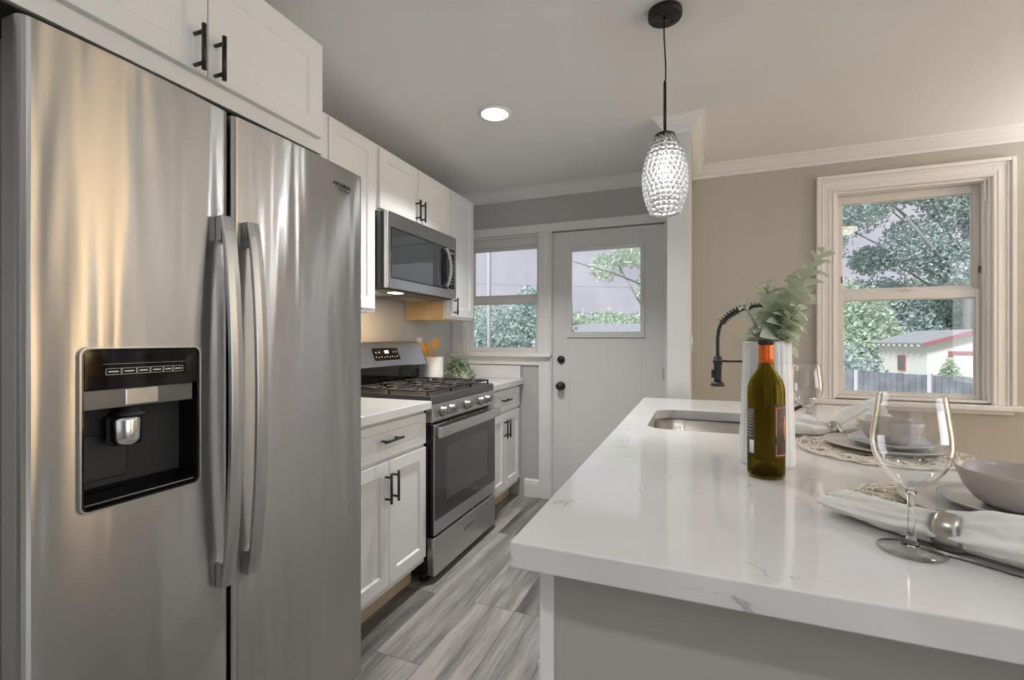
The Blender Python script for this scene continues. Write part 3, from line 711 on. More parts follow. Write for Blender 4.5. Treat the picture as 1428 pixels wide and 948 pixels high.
o = link('worktop', bx(XL + .002, -1.22, 1.372, 2.012, .8745, .914), M_quartz, bevel=.003); tag(o, 'white quartz worktop left of the stove beside the refrigerator', 'worktop')
wt = thing('worktop', 'white quartz worktop right of the stove with a low upstand', 'worktop', (-1.6, 3.1, .8745))
link('slab', bx(XL + .002, -1.258, 2.792, 3.427, .8745, .914), M_quartz, wt, bevel=.003)
link('upstand', bx(XL + .002, -1.277, 3.405, 3.427, .9145, 1.016), M_quartz, wt, bevel=.002)

# ------------------------------------------------------------------ range
RY0, RY1 = 2.022, 2.784
rg = thing('gas_range', 'stainless steel gas stove with black oven window and five knobs', 'stove', (-1.54, 2.403, 0))
link('body', bx(-1.86, -1.262, RY0, RY1, .045, .905), M_gloss, rg, bevel=.003)
for y in (RY0 + .03, RY1 - .03):
    bm = BM(); cyl(bm, (-1.29, y), .018, 0, .05, 14); cyl(bm, (-1.29, y), .026, 0, .008, 14); link('foot', bm, M_blackpl, rg)
link('cooktop', bx(-1.83, -1.236, RY0 - .004, RY1 + .004, .905, .935), M_blackpl, rg, bevel=.004)
link('front_lip', bx(-1.2355, -1.228, RY0 - .003, RY1 + .003, .893, .934), M_dgrey, rg, bevel=.003)
bm = BM(); prism(bm, [(-1.262, .803), (-1.222, .803), (-1.216, .815), (-1.227, .892), (-1.262, .892)], RY0, RY1, 'y'); link('control_panel', bm, M_steel, rg, bevel=.002)
for y in (2.115, 2.205, 2.385, 2.565, 2.655):
    bm = BM(); lathe(bm, [(0, 0), (.027, 0), (.027, .006), (.022, .008), (.0215, .030), (.018, .034), (0, .034)], n=28); box(bm, -.004, .004, -.021, .021, .030, .040)
    bmesh.ops.transform(bm, matrix=Matrix.Translation((-1.220, y, .850)) @ Matrix.Rotation(math.radians(82), 4, 'Y'), verts=bm.verts)
    link('knob', bm, M_knob, rg)
od = link('oven_door', bx(-1.261, -1.216, RY0 + .004, RY1 - .002, .238, .792), M_steel, rg, bevel=.005)
link('door_side', bx(-1.2605, -1.219, RY0 + .0015, RY0 + .0038, .24, .79), M_gloss, od)
link('oven_window', bx(-1.217, -1.2135, RY0 + .012, RY1 - .010, .312, .735), M_ovglass, od, bevel=.001)
link('window_glass_inner', bx(-1.2136, -1.2131, RY0 + .125, RY1 - .125, .385, .665), mat('oven_inner_glass', (.085, .09, .095), .13, spec=.8), od)
bm = BM(); box(bm, -1.196, -1.176, RY0 + .004, RY1 + .002, .728, .782); link('handle', bm, M_steelflat, od, bevel=.006)
for ya_ in (RY0 + .028, RY1 - .060): link('handle_mount', bx(-1.216, -1.190, ya_, ya_ + .032, .735, .775), M_chrome, od, bevel=.003)
bm = BM()
for a, b2 in ((.12, .17), (.19, .32), (.34, .47), (.49, .54), (.57, .65)): box(bm, -1.2165, -1.2155, RY0 + a, RY0 + b2, .7845, .7895)
link('vent_slots', bm, M_rubber, od)
bm = BM(); cyl(bm, (2.403, .272), .011, -1.217, -1.2145, 24, 'x'); link('logo', bm, M_chrome, od)
sd = link('storage_drawer', bx(-1.261, -1.214, RY0 + .004, RY1 - .002, .035, .228), M_steel, rg, bevel=.008)
bm = BM(); box(bm, -1.2145, -1.2125, 2.335, 2.475, .140, .182)
link('drawer_pull', bm, M_chrome, sd, bevel=.001); link('pull_recess', bx(-1.2127, -1.2118, 2.342, 2.468, .147, .172), mat('recess_grey', (.22, .22, .22), .5, metal=.5), sd)
# grates
def grate(y0, y1):
    bm = BM(); z = .957; r_ = .0055; x0, x1 = -1.735, -1.262
    def bar(p, q, zz=z): tube(bm, [(p[0], p[1], zz), (q[0], q[1], zz)], r_, 6)
    bar((x0, y0), (x1, y0)); bar((x0, y1), (x1, y1)); bar((x0, y0), (x0, y1)); bar((x1, y0), (x1, y1))
    ym = (y0 + y1) / 2; xm = (x0 + x1) / 2
    bar((xm, y0), (xm, y1)); 
    for xc in ((x0 + xm) / 2, (x1 + xm) / 2):
        bar((xc - .085, ym), (xc - .022, ym)); bar((xc + .022, ym), (xc + .085, ym)); bar((xc, y0), (xc, ym - .022)); bar((xc, ym + .022), (xc, y1))
        for sx_ in (-1, 1):
            for sy_ in (-1, 1): bar((xc + sx_ * .075, ym + sy_ * (y1 - y0) * .36), (xc + sx_ * .028, ym + sy_ * .028))
    for x_ in (x0, xm, x1):
        for y_ in (y0, y1): tube(bm, [(x_, y_, z), (x_, y_, .935)], r_ * 1.1, 6)
    return bm
gw = (RY1 - RY0 - .05) / 3
for i in range(3):
    a = RY0 + .02 + i * (gw + .006); link('grate', grate(a, a + gw), M_iron, rg)
    ym = a + gw / 2
    for xc in ((-1.62, -1.38) if i != 1 else (-1.50,)):
        bm = BM(); lathe(bm, [(0, .935), (.042, .935), (.042, .940), (.034, .944), (.034, .948), (0, .948)], (xc, ym), 28); bn = link('burner', bm, M_brass, rg)
        bm = BM(); lathe(bm, [(0, .948), (.032, .948), (.032, .952), (.028, .955), (0, .955)], (xc, ym), 28); link('burner_cap', bm, M_iron, bn)
bg_ = link('backguard', bx(-1.87, -1.772, RY0 + .02, RY1 - .02, .90, 1.06), M_gloss, rg, bevel=.002)
bm = BM(); prism(bm, [(-1.87, 1.052), (-1.735, 1.052), (-1.730, 1.058), (-1.785, 1.198), (-1.80, 1.205), (-1.87, 1.205)], RY0 + .004, RY1 - .004, 'y'); bgp = link('display_panel', bm, M_steel, rg, bevel=.003)
ang = math.atan2(.055, .140)
BMx = Matrix.Translation((-1.757, 2.375, 1.128)) @ Matrix.Rotation(-ang, 4, 'Y')
bm = bx(-.001, .0022, -.125, .125, -.038, .040); bmesh.ops.transform(bm, matrix=BMx, verts=bm.verts); dpn = link('display', bm, M_gloss, bgp, bevel=.001)
bm = bx(.0022, .0027, -.018, .022, .006, .024); bmesh.ops.transform(bm, matrix=BMx, verts=bm.verts); link('clock', bm, M_screen, bgp)
bm = BM()
for k in range(9): box(bm, .0018, .0026, -.112 + k * .026, -.104 + k * .026, -.022 if k % 2 else -.018, -.016 if k % 2 else -.012)
for y in (-.105, -.075, .065, .092): box(bm, .0022, .0026, y, y + .010, .010, .016)
bmesh.ops.transform(bm, matrix=BMx, verts=bm.verts); link('keypad', bm, M_white_print, bgp)

# ------------------------------------------------------------------ things on the right worktop and wall plates
def wall_plate(name, label, verts_box, m=M_ceramic, cat='outlet', slots=None):
    t_ = thing(name, label, cat, ((verts_box[0] + verts_box[1]) / 2, (verts_box[2] + verts_box[3]) / 2, (verts_box[4] + verts_box[5]) / 2))
    link('plate', bx(*verts_box), m, t_, bevel=.0015)
    for s_ in slots or []: link('switch_toggle' if cat == 'switch' else 'socket', bx(*s_), m, t_, bevel=.001)
    return t_
wall_plate('wall_outlet', 'white wall outlet behind the utensil crock', (XL + .0005, XL + .007, 2.90, 2.972, 1.115, 1.235), slots=[(XL + .007, XL + .010, 2.92, 2.952, 1.185, 1.22), (XL + .007, XL + .010, 2.92, 2.952, 1.13, 1.165)])
wall_plate('light_switch', 'white light switch on the side of the wing wall', (PX1 + .0005, PX1 + .006, 2.93, 3.0, 1.15, 1.268), cat='switch', slots=[(PX1 + .006, PX1 + .011, 2.955, 2.975, 1.19, 1.23)])

ck = (-1.78, 2.95); o = link('utensil_crock', lathe(BM(), [(0, .9145), (.072, .9145), (.075, .918), (.075, 1.092), (.073, 1.095), (.069, 1.092), (.068, .925), (0, .922)], ck, 40), M_ceramic, smooth=True)
tag(o, 'white cylindrical crock holding wooden utensils beside the stove', 'crock')
def utensil(kind, base, tip, wid, label, spin):
    bm = BM(); b0 = Vector(base); t0 = Vector(tip); d = (t0 - b0); Ln = d.length
    hl = Ln - .085
    tube(bm, [(0, 0, 0), (0, 0, hl)], [.006, .0055], 10)
    n = 10; pr_ = []
    for k in range(n + 1):
        s_ = k / n; z = hl - .004 + .089 * s_
        if kind == 'spatula': w_ = .007 + (wid - .007) * min(1, s_ * 2.4) - (.006 if s_ > .97 else 0)
        else: w_ = .006 + (wid - .006) * math.sin(PI * min(1, .08 + s_ * .9)) ** .7
        pr_.append((w_, z))
    rows = [[bm.verts.new((sx_ * w_, sy_ * .003, z)) for sx_, sy_ in ((-1, 0), (0, -1), (1, 0), (0, 1))] for w_, z in pr_]
    for i in range(n):
        for k in range(4): bm.faces.new((rows[i][k], rows[i][(k + 1) % 4], rows[i + 1][(k + 1) % 4], rows[i + 1][k]))
    bm.faces.new(rows[0][::-1]); bm.faces.new(rows[-1])
    q = Vector((0, 0, 1)).rotation_difference(d.normalized()).to_matrix().to_4x4()
    bmesh.ops.transform(bm, matrix=Matrix.Translation(b0) @ q @ Matrix.Rotation(spin, 4, 'Z'), verts=bm.verts)
    o_ = link('wooden_' + kind, bm, M_wood_u, smooth=False); tag(o_, label, 'utensil', 'wooden utensils in the white crock'); return o_
utensil('spatula', (-1.80, 2.93, .928), (-1.765, 2.975, 1.225), .024, 'wide flat wooden spatula, rightmost and tallest in the crock', .5)
utensil('spoon', (-1.765, 2.975, .928), (-1.825, 2.925, 1.200), .020, 'wooden spoon standing in the middle of the utensil crock', .5)
utensil('spoon', (-1.76, 2.96, .928), (-1.845, 2.895, 1.195), .017, 'slim wooden spoon leaning over the left rim of the crock', .9)

def leaf_quads(bm, c, d, up, ln, wd, curl=.15, n=3):
    """oval pointed leaf starting at c along d."""
    d = d.normalized(); s_ = d.cross(up); s_ = s_.normalized() if s_.length > 1e-4 else d.orthogonal().normalized(); u_ = s_.cross(d)
    prof = [(0, .08), (.22, .75), (.5, 1.0), (.78, .72), (1, .06)]
    rows = []
    for s, w_ in prof:
        p = c + d * (ln * s) + u_ * (curl * ln * math.sin(s * PI) - curl * ln * s * s)
        rows.append([bm.verts.new(p + s_ * (wd * .5 * w_) + u_ * (.12 * wd * w_)), bm.verts.new(p), bm.verts.new(p - s_ * (wd * .5 * w_) + u_ * (.12 * wd * w_))])
    for i in range(4):
        for k in range(2):
            f = bm.faces.new((rows[i][k], rows[i][k + 1], rows[i + 1][k + 1], rows[i + 1][k])); f.smooth = True
def rv(s=1.0): return Vector((rnd.uniform(-s, s), rnd.uniform(-s, s), rnd.uniform(-s, s)))
tp = thing('trailing_plant', 'small trailing green plant lying beside the white crock', 'plant', (-1.66, 3.10, .9145))
bs_ = BM(); bl = BM()
for k in range(11):
    a = rnd.uniform(-1.0, .6); ln = rnd.uniform(.10, .22); p0 = Vector((-1.71 + rnd.uniform(-.03, .03), 3.10 + rnd.uniform(-.03, .03), .93))
    pts = [p0 + Vector((math.cos(a) * ln * s, math.sin(a) * ln * s * .8, .10 * math.sin(PI * (.25 + .75 * s)) * (1 if k % 3 else 1.3))) for s in [i / 7 for i in range(8)]]
    tube(bs_, pts, .0016, 5)
    for p in pts[1:]:
        for q in range(5): leaf_quads(bl, p + rv(.008), rv() + Vector((0, 0, .4)), Vector((0, 0, 1)) + rv(.4), rnd.uniform(.022, .034), rnd.uniform(.016, .022))
for k in range(60):
    p = Vector((-1.71 + rnd.gauss(0, .03), 3.10 + rnd.gauss(0, .03), .955 + abs(rnd.gauss(0, .03)))); leaf_quads(bl, p, rv() + Vector((0, 0, .3)), Vector((0, 0, 1)) + rv(.4), .032, .021)
for v in bl.verts: v.co.z = max(v.co.z, .9155)
link('stems', bs_, M_stem, tp); link('leaves', bl, M_herb, tp)

# ------------------------------------------------------------------ island
IX0, IX1, IY0, IY1 = -.2605, .645, .652, 2.55
SX0, SX1, SY0, SY1 = -.165, .225, 1.665, 2.150
o = link('island_worktop', bx(IX0, IX1, IY0, IY1, .8745, .914), M_quartz)
cut = link('cut', prism(BM(), [(p[0], p[1]) for p in rrect(SX0, SX1, SY0, SY1, .075, 8)], .8, 1.0, 'z'), M_quartz)
boolean_cut(o, [cut])
md = o.modifiers.new('bevel', 'BEVEL'); md.width = .0025; md.segments = 2; md.limit_method = 'ANGLE'; md.angle_limit = .6
tag(o, 'large white veined quartz island worktop with a sink cut-out', 'worktop')
isl = thing('kitchen_island', 'white painted kitchen island cabinet under the quartz worktop', 'island', (.1, 1.6, 0))
link('body', bx(-.212, .34, .725, 2.52, .115, .874) if False else (lambda b: (box(b, -.212, .34, .722, 1.60, .115, .874), box(b, -.212, .34, 2.22, 2.52, .115, .874), box(b, -.212, -.19, 1.60, 2.22, .115, .874), box(b, .28, .34, 1.60, 2.22, .115, .874), b)[-1])(BM()), M_cab, isl)
link('toe_kick', bx(-.14, .33, .73, 2.50, 0, .1145), M_cab, isl)
bm = BM(); box(bm, -.23, -.208, .700, .7215, 0, .874); link('end_stile', bm, M_cab, isl, bevel=.001)
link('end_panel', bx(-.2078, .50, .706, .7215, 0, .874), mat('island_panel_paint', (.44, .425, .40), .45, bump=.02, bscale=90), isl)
for a, b2 in ((.7225, 1.16), (1.165, 1.60), (1.605, 2.02), (2.025, 2.51)):
    d_ = link('drawer', shaker(a, b2, .722, .862, -.232, rail=.034, dr=-1), M_cab, isl)
    ym = (a + b2) / 2
    d2 = link('door', shaker(a, b2, .118, .695, -.2405, rail=.055, th=.027, dr=-1), M_cab, isl)
    if a < 1.6: link('handle', bar_handle((-.272, ym - .10, .785), (-.272, ym + .06, .785), (.04, 0, 0)), M_black, d_)
# sink
sk = thing('sink', 'stainless undermount sink set into the island worktop', 'sink', (.03, 1.9, .68))
o1 = rrect(SX0 - .012, SX1 + .012, SY0 - .012, SY1 + .012, .085, 8); o2 = rrect(SX0 - .002, SX1 + .002, SY0 - .002, SY1 + .002, .077, 8)
bm = BM(); n = len(o2)
def lp_(pts, z): return [bm.verts.new((p[0], p[1], z)) for p in pts]
o3 = rrect(SX0 + .02, SX1 - .02, SY0 + .02, SY1 - .02, .06, 8)
o4 = rrect(SX0 - .004, SX1 + .004, SY0 - .004, SY1 + .004, .079, 8)
R1 = lp_(o1, .8735); R2 = lp_(o2, .8735); R3 = lp_(o2, .72); R4 = lp_(o3, .698); R5 = lp_(o3, .695); R6 = lp_(o4, .716); R7 = lp_(o4, .870); R8 = lp_(o1, .870)
for A, B in ((R1, R2), (R2, R3), (R3, R4), (R5, R6), (R6, R7), (R7, R8), (R8, R1)):
    for k in range(n):
        f = bm.faces.new((A[k], A[(k + 1) % n], B[(k + 1) % n], B[k])); f.smooth = True
bm.faces.new(R4); bm.faces.new(R5)
link('basin', bm, M_sink, sk)
bm = BM(); lathe(bm, [(0, .6990), (.045, .6990), (.045, .7015), (.03, .7005), (0, .7005)], (.03, 1.95), 28); link('drain', bm, M_chrome, sk)

# faucet
fx, fy = .292, 1.905
fa = thing('faucet', 'black spring pull-down faucet arching over the sink', 'faucet', (fx, fy, .9145))
bm = BM(); lathe(bm, [(0, .9145), (.027, .9145), (.027, .922), (.020, .926), (.0195, 1.02), (.017, 1.025), (0, 1.025)], (fx, fy), 28); link('base', bm, M_black, fa)
bm = BM(); tube(bm, [(fx, fy, 1.02), (fx, fy, 1.27)], .0095, 14); link('riser', bm, M_black, fa)
x_s = .072
arc = []
for k in range(49):
    s_ = k / 48
    if s_ < .12: arc.append(Vector((fx, fy, 1.22 + .05 * s_ / .12)))
    elif s_ < .86:
        a = (s_ - .12) / .74 * PI; arc.append(Vector(((fx + x_s) / 2 + (fx - x_s) / 2 * math.cos(a), fy, 1.27 + .075 * math.sin(a) * (1) - .10 * ((s_ - .12) / .74) ** 2 * .35)))
    else:
        q = (s_ - .86) / .14; arc.append(Vector((x_s - .002, fy, 1.235 - .10 * q)))
bm = BM(); tube(bm, arc, .0065, 10); link('hose', bm, M_black, fa)
# spring coil round the arc
bm = BM(); cps = []; turns = 26; N = turns * 12
i0, i1 = 5, 36
for k in range(N + 1):
    s_ = i0 + (i1 - i0) * k / N; i = int(s_); f_ = s_ - i; p = arc[i].lerp(arc[min(i + 1, 48)], f_); d = (arc[min(i + 1, 48)] - arc[max(i - 1, 0)]).normalized()
    sd_ = Vector((0, 1, 0)); up = d.cross(sd_).normalized(); a = 2 * PI * turns * k / N
    cps.append(p + (up * math.cos(a) + sd_ * math.sin(a)) * .0125)
tube(bm, cps, .0026, 6); link('spring', bm, M_black, fa)
bm = BM(); lathe(bm, [(0, 1.060), (.0125, 1.060), (.0135, 1.072), (.0135, 1.12), (.015, 1.122), (.015, 1.150), (.009, 1.156), (0, 1.156)], (x_s - .002, fy), 24)
lathe(bm, [(0, 1.044), (.024, 1.044), (.025, 1.050), (.022, 1.058), (.013, 1.062), (0, 1.062)], (x_s - .002, fy), 28)
box(bm, x_s - .024, x_s - .014, fy - .006, fy + .006, 1.075, 1.105); link('spray_head', bm, M_black, fa)
bm = BM(); tube(bm, [(fx, fy, 1.137), (x_s + .012, fy, 1.137)], .0042, 10); lathe(bm, [(.011, 1.130), (.017, 1.130), (.017, 1.146), (.011, 1.146)], (fx, fy), 20, closed=True)
lathe(bm, [(.0152, 1.131), (.018, 1.131), (.018, 1.143), (.0152, 1.143)], (x_s - .002, fy), 20, closed=True); link('docking_arm', bm, M_black, fa)
bm = BM(); cyl(bm, (fx + .0, .965), .011, fy - .045, fy, 14, 'y'); tube(bm, [(fx, fy - .04, .965), (fx + .03, fy - .05, .985), (fx + .055, fy - .055, 1.0)], [.007, .006, .005], 10); link('lever_handle', bm, M_black, fa)
# dark round air switch button beside the faucet
bm = BM(); lathe(bm, [(0, .9145), (.020, .9145), (.020, .945), (.016, .95), (0, .95)], (fx + .075, 1.985), 24)
o = link('soap_dispenser', bm, M_black); tag(o, 'short black deck fitting standing behind the vase beside the faucet', 'dispenser')
bm = None

# ------------------------------------------------------------------ vase, eucalyptus, bottle
vx, vy = .158, 1.300
vs_ = thing('fluted_vase', 'tall white fluted ceramic vase holding eucalyptus behind the wine bottle', 'vase', (vx, vy, .9145))
fl = lambda a, z: 1 - .022 * abs(math.cos(a * 11)) ** 6 * 1.0
def scal(prof, n=176):
    bm = BM()
    lathe(bm, prof, (vx, vy), n, fn=fl); return bm
link('body', scal([(0, .9145), (.0595, .9145), (.0615, .918), (.0615, .925), (.0575, 1.05), (.0538, 1.155), (.0536, 1.156), (.0536, 1.158), (.0538, 1.159), (.0525, 1.207), (.0515, 1.212), (.0490, 1.212), (.0488, 1.206), (.052, 1.10), (.056, .93), (0, .925)]), M_ceramic, vs_)
lat = Vector((math.cos(YAW), math.sin(YAW), 0)); dep = Vector((-math.sin(YAW), math.cos(YAW), 0))
def sprig(label, tip_lat, tip_dep, tip_z, n, l0, start, bend, seed, base=(0, 0)):
    rnd.seed(seed)
    t_ = thing('eucalyptus_sprig', label, 'plant', (vx, vy, .94), 'eucalyptus sprigs in the white vase')
    b0 = Vector((vx, vy, .94)) + lat * base[0] + dep * base[1]; tip = Vector((vx, vy, 0)) + lat * tip_lat + dep * tip_dep + Vector((0, 0, tip_z))
    mid = Vector((vx, vy, 1.21)) + lat * (tip_lat * .18) + dep * (tip_dep * .1); pts = []
    for k in range(17):
        s_ = k / 16; a = b0.lerp(mid, min(1, s_ * 2)) if s_ < .5 else mid.lerp(tip, (s_ - .5) * 2)
        if s_ > .5: a = a + Vector((0, 0, bend * math.sin((s_ - .5) * 2 * PI)))
        pts.append(a)
    bs_ = BM(); tube(bs_, pts, [.0022 - .0011 * k / 16 for k in range(17)], 6)
    bl = BM()
    for k in range(n):
        s_ = start + (1 - start) * k / (n - 1); f_ = s_ * 16; i = min(15, int(f_)); p = pts[i].lerp(pts[i + 1], f_ - i); d = (pts[i + 1] - pts[i]).normalized()
        ang = k * PI / 2 + rnd.uniform(-.4, .4); side = d.orthogonal().normalized(); side = Matrix.Rotation(ang, 3, d) @ side
        for sg in (-1, 1):
            dd = (side * sg + d * rnd.uniform(.15, .8) + rv(.2)); ln = l0 * (1 - .55 * (s_ - start) / (1 - start)) * rnd.uniform(.85, 1.15)
            leaf_quads(bl, p, dd, d + rv(.25), ln, ln * .66, curl=rnd.uniform(.05, .2))
    link('stem', bs_, M_stem, t_); link('leaves', bl, M_euc, t_)
sprig('tallest eucalyptus sprig leaning right with its tip near the window casing', .128, -.01, 1.425, 17, .072, .50, .012, 3)
sprig('upright eucalyptus sprig in the middle of the white vase', .008, .01, 1.352, 12, .066, .48, .0, 5)
sprig('short eucalyptus sprig drooping left over the faucet', -.064, -.01, 1.298, 9, .046, .52, .012, 9)
sprig('bushy eucalyptus sprig on the right below the tallest tip', .088, .03, 1.350, 15, .074, .46, .01, 12)
sprig('low eucalyptus sprig with broad leaves spreading forward over the vase rim', .045, -.05, 1.285, 11, .072, .46, .0, 21)

wx, wy = .141, 1.174
bt = thing('wine_bottle', 'olive green wine bottle with orange foil neck in front of the vase', 'bottle', (wx, wy, .9145))
zb = .9145
outer = [(0, zb + .004), (.020, zb + .003), (.033, zb), (.0365, zb + .003), (.0375, zb + .010), (.0375, zb + .185), (.0365, zb + .198), (.032, zb + .213), (.024, zb + .226), (.0175, zb + .236), (.0150, zb + .246), (.0142, zb + .262), (.0142, zb + .296), (.0110, zb + .297), (.0105, zb + .262)]
inner = [(.0105, zb + .247), (.0145, zb + .236), (.021, zb + .225), (.029, zb + .211), (.0335, zb + .197), (.0345, zb + .185), (.0345, zb + .012), (.030, zb + .007), (.012, zb + .020), (0, zb + .026)]
link('glass', lathe(BM(), outer + inner, (wx, wy), 64), M_bottle, bt)
link('foil', lathe(BM(), [(.0143, zb + .250), (.0155, zb + .250), (.0148, zb + .262), (.0148, zb + .289), (.0148, zb + .290), (.0143, zb + .290)], (wx, wy), 40, closed=True), M_orange, bt)
link('cap', lathe(BM(), [(0, zb + .2905), (.0158, zb + .2905), (.0160, zb + .294), (.0158, zb + .299), (.015, zb + .301), (0, zb + .301)], (wx, wy), 40), M_rubber, bt)
cam_a = math.atan2(-wy, -wx)     # angle towards the viewpoint from the bottle axis
def label_patch(a0, a1, z0, z1, r, m, name, parent):
    bm = BM(); n = 16; vv = []
    for k in range(n + 1):
        a = cam_a + a0 + (a1 - a0) * k / n
        vv.append([bm.verts.new((wx + rr * math.cos(a), wy + rr * math.sin(a), z)) for rr, z in ((r, z0), (r, z1), (r - .0002, z1), (r - .0002, z0))])
    for k in range(n):
        for q in range(4): f = bm.faces.new((vv[k][q], vv[k + 1][q], vv[k + 1][(q + 1) % 4], vv[k][(q + 1) % 4])); f.smooth = True
    bm.faces.new(vv[0]); bm.faces.new(vv[-1][::-1])
    return link(name, bm, m, parent)
lb = label_patch(.40, 1.75, zb + .048, zb + .162, .0379, M_label, 'front_label', bt)
for (a0, a1, z0, z1) in ((.52, 1.66, .052, .0545), (.52, 1.66, .1535, .156), (.52, .58, .0545, .1535), (1.60, 1.66, .0545, .1535)): label_patch(a0, a1, zb + z0, zb + z1, .0381, M_olabel, 'label_border', lb)
label_patch(1.10, 1.28, zb + .085, zb + .135, .0381, M_olabel, 'label_emblem', lb)
def curved_text(s, size, a_c, z_c, r, m, parent, name, rot=PI / 2):
    cu = bpy.data.curves.new(name, 'FONT'); cu.body = s; cu.size = size; cu.align_x = 'CENTER'; cu.align_y = 'CENTER'; cu.resolution_u = 2
    o_ = bpy.data.objects.new(name, cu); col.objects.link(o_); bpy.context.view_layer.update(); dg = bpy.context.evaluated_depsgraph_get()
    me = bpy.data.meshes.new_from_object(o_.evaluated_get(dg)); bpy.data.objects.remove(o_)
    for v in me.vertices:
        x, y = v.co.x, v.co.y; x, y = x * math.cos(rot) - y * math.sin(rot), x * math.sin(rot) + y * math.cos(rot)
        a = cam_a + a_c + x / r; v.co = (wx + r * math.cos(a), wy + r * math.sin(a), z_c + y)
    me.transform(WM[parent.name].inverted()); me.materials.clear(); me.materials.append(m)
    o2 = bpy.data.objects.new(name, me); col.objects.link(o2); o2.parent = parent; WM[o2.name] = WM[parent.name]
    return o2
curved_text('ZIN', .036, .84, zb + .105, .0382, mat('label_ink', (.01, .01, .01), .6), lb, 'label_lettering')
lb2 = label_patch(-1.75, -.62, zb + .052, zb + .150, .0379, M_label, 'back_label', bt)
M_ink2 = mat('label_print_pale', (.55, .52, .48), .6)
for k in range(8): label_patch(-1.5, -.80 - .02 * (k % 3), zb + .090 + k * .0068, zb + .0915 + k * .0068, .0381, M_ink2, 'label_print', lb2)
label_patch(-.98, -.66, zb + .054, zb + .082, .0381, M_ceramic, 'barcode', lb2)

# ------------------------------------------------------------------ wine glasses
def wineglass(x, y, label):
    t_ = thing('wine_glass', label, 'glass', (x, y, .9145), 'stemmed wine glasses on the island')
    z = .9145; th = .0011
    pr_ = [(.0052, .088), (.014, .094), (.026, .104), (.037, .118), (.0445, .135), (.0472, .152), (.0462, .170), (.0425, .196), (.0392, .2225)]
    bowl = [(r, z + h) for r, h in pr_]; bm = BM()
    lathe(bm, [(0, z + .086)] + bowl + [(.0388, z + .2232)] + [(max(.0, r - th), zz + (th if i < 3 else 0)) for i, (r, zz) in list(enumerate(bowl))[::-1][:-1]] + [(0, z + .0925)], (x, y), 64)
    link('bowl', bm, M_bowlglass, t_)
    bm = BM(); lathe(bm, [(0, z), (.0385, z), (.0400, z + .0012), (.0395, z + .0026), (.024, z + .0045), (.012, z + .0078), (0, z + .0080)], (x, y), 48)
    link('foot', bm, M_bowlglass, t_)
    bm = BM(); lathe(bm, [(0, z + .0082), (.012, z + .0082), (.0062, z + .016), (.0045, z + .030), (.0040, z + .055), (.0046, z + .078), (.0068, z + .0856), (0, z + .0857)], (x, y), 48)
    link('stem', bm, M_glass, t_)
wineglass(.283, .831, 'large stemmed wine glass standing nearest the camera')
wineglass(.318, 1.716, 'stemmed wine glass standing behind the vase near the far napkin')

# ------------------------------------------------------------------ place settings
def placemat_mesh(R_=.192, seed=4):
    r = random.Random(seed); bm = BM()
    for k in range(250):
        rc = R_ * math.sqrt(r.random()) * .86; a = r.uniform(0, 2 * PI); rad = r.uniform(.018, .045); c0 = Vector((rc * math.cos(a), rc * math.sin(a), .0))
        e_ = r.uniform(.5, 1); ph = r.uniform(0, PI); pts = []; zc = r.uniform(.0032, .0075)
        for q in range(19):
            b_ = 2 * PI * q / 18; x, y = rad * math.cos(b_), rad * e_ * math.sin(b_)
            p = c0 + Vector((x * math.cos(ph) - y * math.sin(ph), x * math.sin(ph) + y * math.cos(ph), zc + .0018 * math.sin(3 * b_ + a)))
            l_ = math.hypot(p.x, p.y)
            if l_ > R_ - .002: p.x *= (R_ - .002) / l_; p.y *= (R_ - .002) / l_
            pts.append(p)
        tube(bm, pts, .0019, 5, cap=False)
    for ri in (R_ - .004, R_ - .012, R_ * .7, R_ * .45, R_ * .2):
        tube(bm, [((ri + .002 * math.sin(a * 19)) * math.cos(a), (ri + .002 * math.sin(a * 19)) * math.sin(a), .0045 + .001 * math.sin(a * 23)) for a in [2 * PI * q / 150 for q in range(151)]], .0024, 5, cap=False)
    return bm
def place_setting(cx_, cy_, which):
    bm = placemat_mesh(); bmesh.ops.translate(bm, vec=(0, 0, 0), verts=bm.verts)
    o_ = link('placemat', bm, M_straw); o_.location = (cx_ - .01, cy_, .9148); tag(o_, 'round cream woven placemat at the %s place setting' % which, 'placemat', 'woven placemats on the island')
    bm = BM(); z = .9250
    lathe(bm, [(0, z), (.070, z), (.075, z + .002), (.110, z + .006), (.133, z + .0125), (.1350, z + .0145), (.1335, z + .0160), (.108, z + .0105), (.085, z + .0075), (0, z + .0070)], (cx_, cy_), 64)
    o_ = link('dinner_plate', bm, M_plate); tag(o_, 'beige stoneware dinner plate, bottom plate of the %s setting' % which, 'plate', 'dinner plates on the placemats')
    bm = BM(); z = .9330; sx_, sy_ = cx_ + .012, cy_ - .012
    lathe(bm, [(0, z), (.045, z), (.048, z + .002), (.078, z + .008), (.093, z + .0165), (.0945, z + .018), (.0925, z + .0192), (.076, z + .0125), (.055, z + .0085), (0, z + .0075)], (sx_, sy_), 64)
    o_ = link('salad_plate', bm, M_splate); tag(o_, 'small grey stoneware plate under the bowl of the %s setting' % which, 'plate', 'small plates under the bowls')
    bm = BM(); z = .9412
    lathe(bm, [(0, z), (.030, z), (.033, z + .001), (.048, z + .011), (.061, z + .030), (.0695, z + .053), (.0715, z + .0605), (.0708, z + .0620), (.0690, z + .0612), (.0668, z + .053), (.058, z + .031), (.045, z + .014), (.030, z + .006), (0, z + .0045)], (sx_, sy_), 64)
    o_ = link('bowl', bm, M_bowl); tag(o_, 'grey stoneware bowl on top of the %s place setting' % which, 'bowl', 'stoneware bowls')
place_setting(.468, 1.025, 'near')
place_setting(.462, 1.538, 'far')

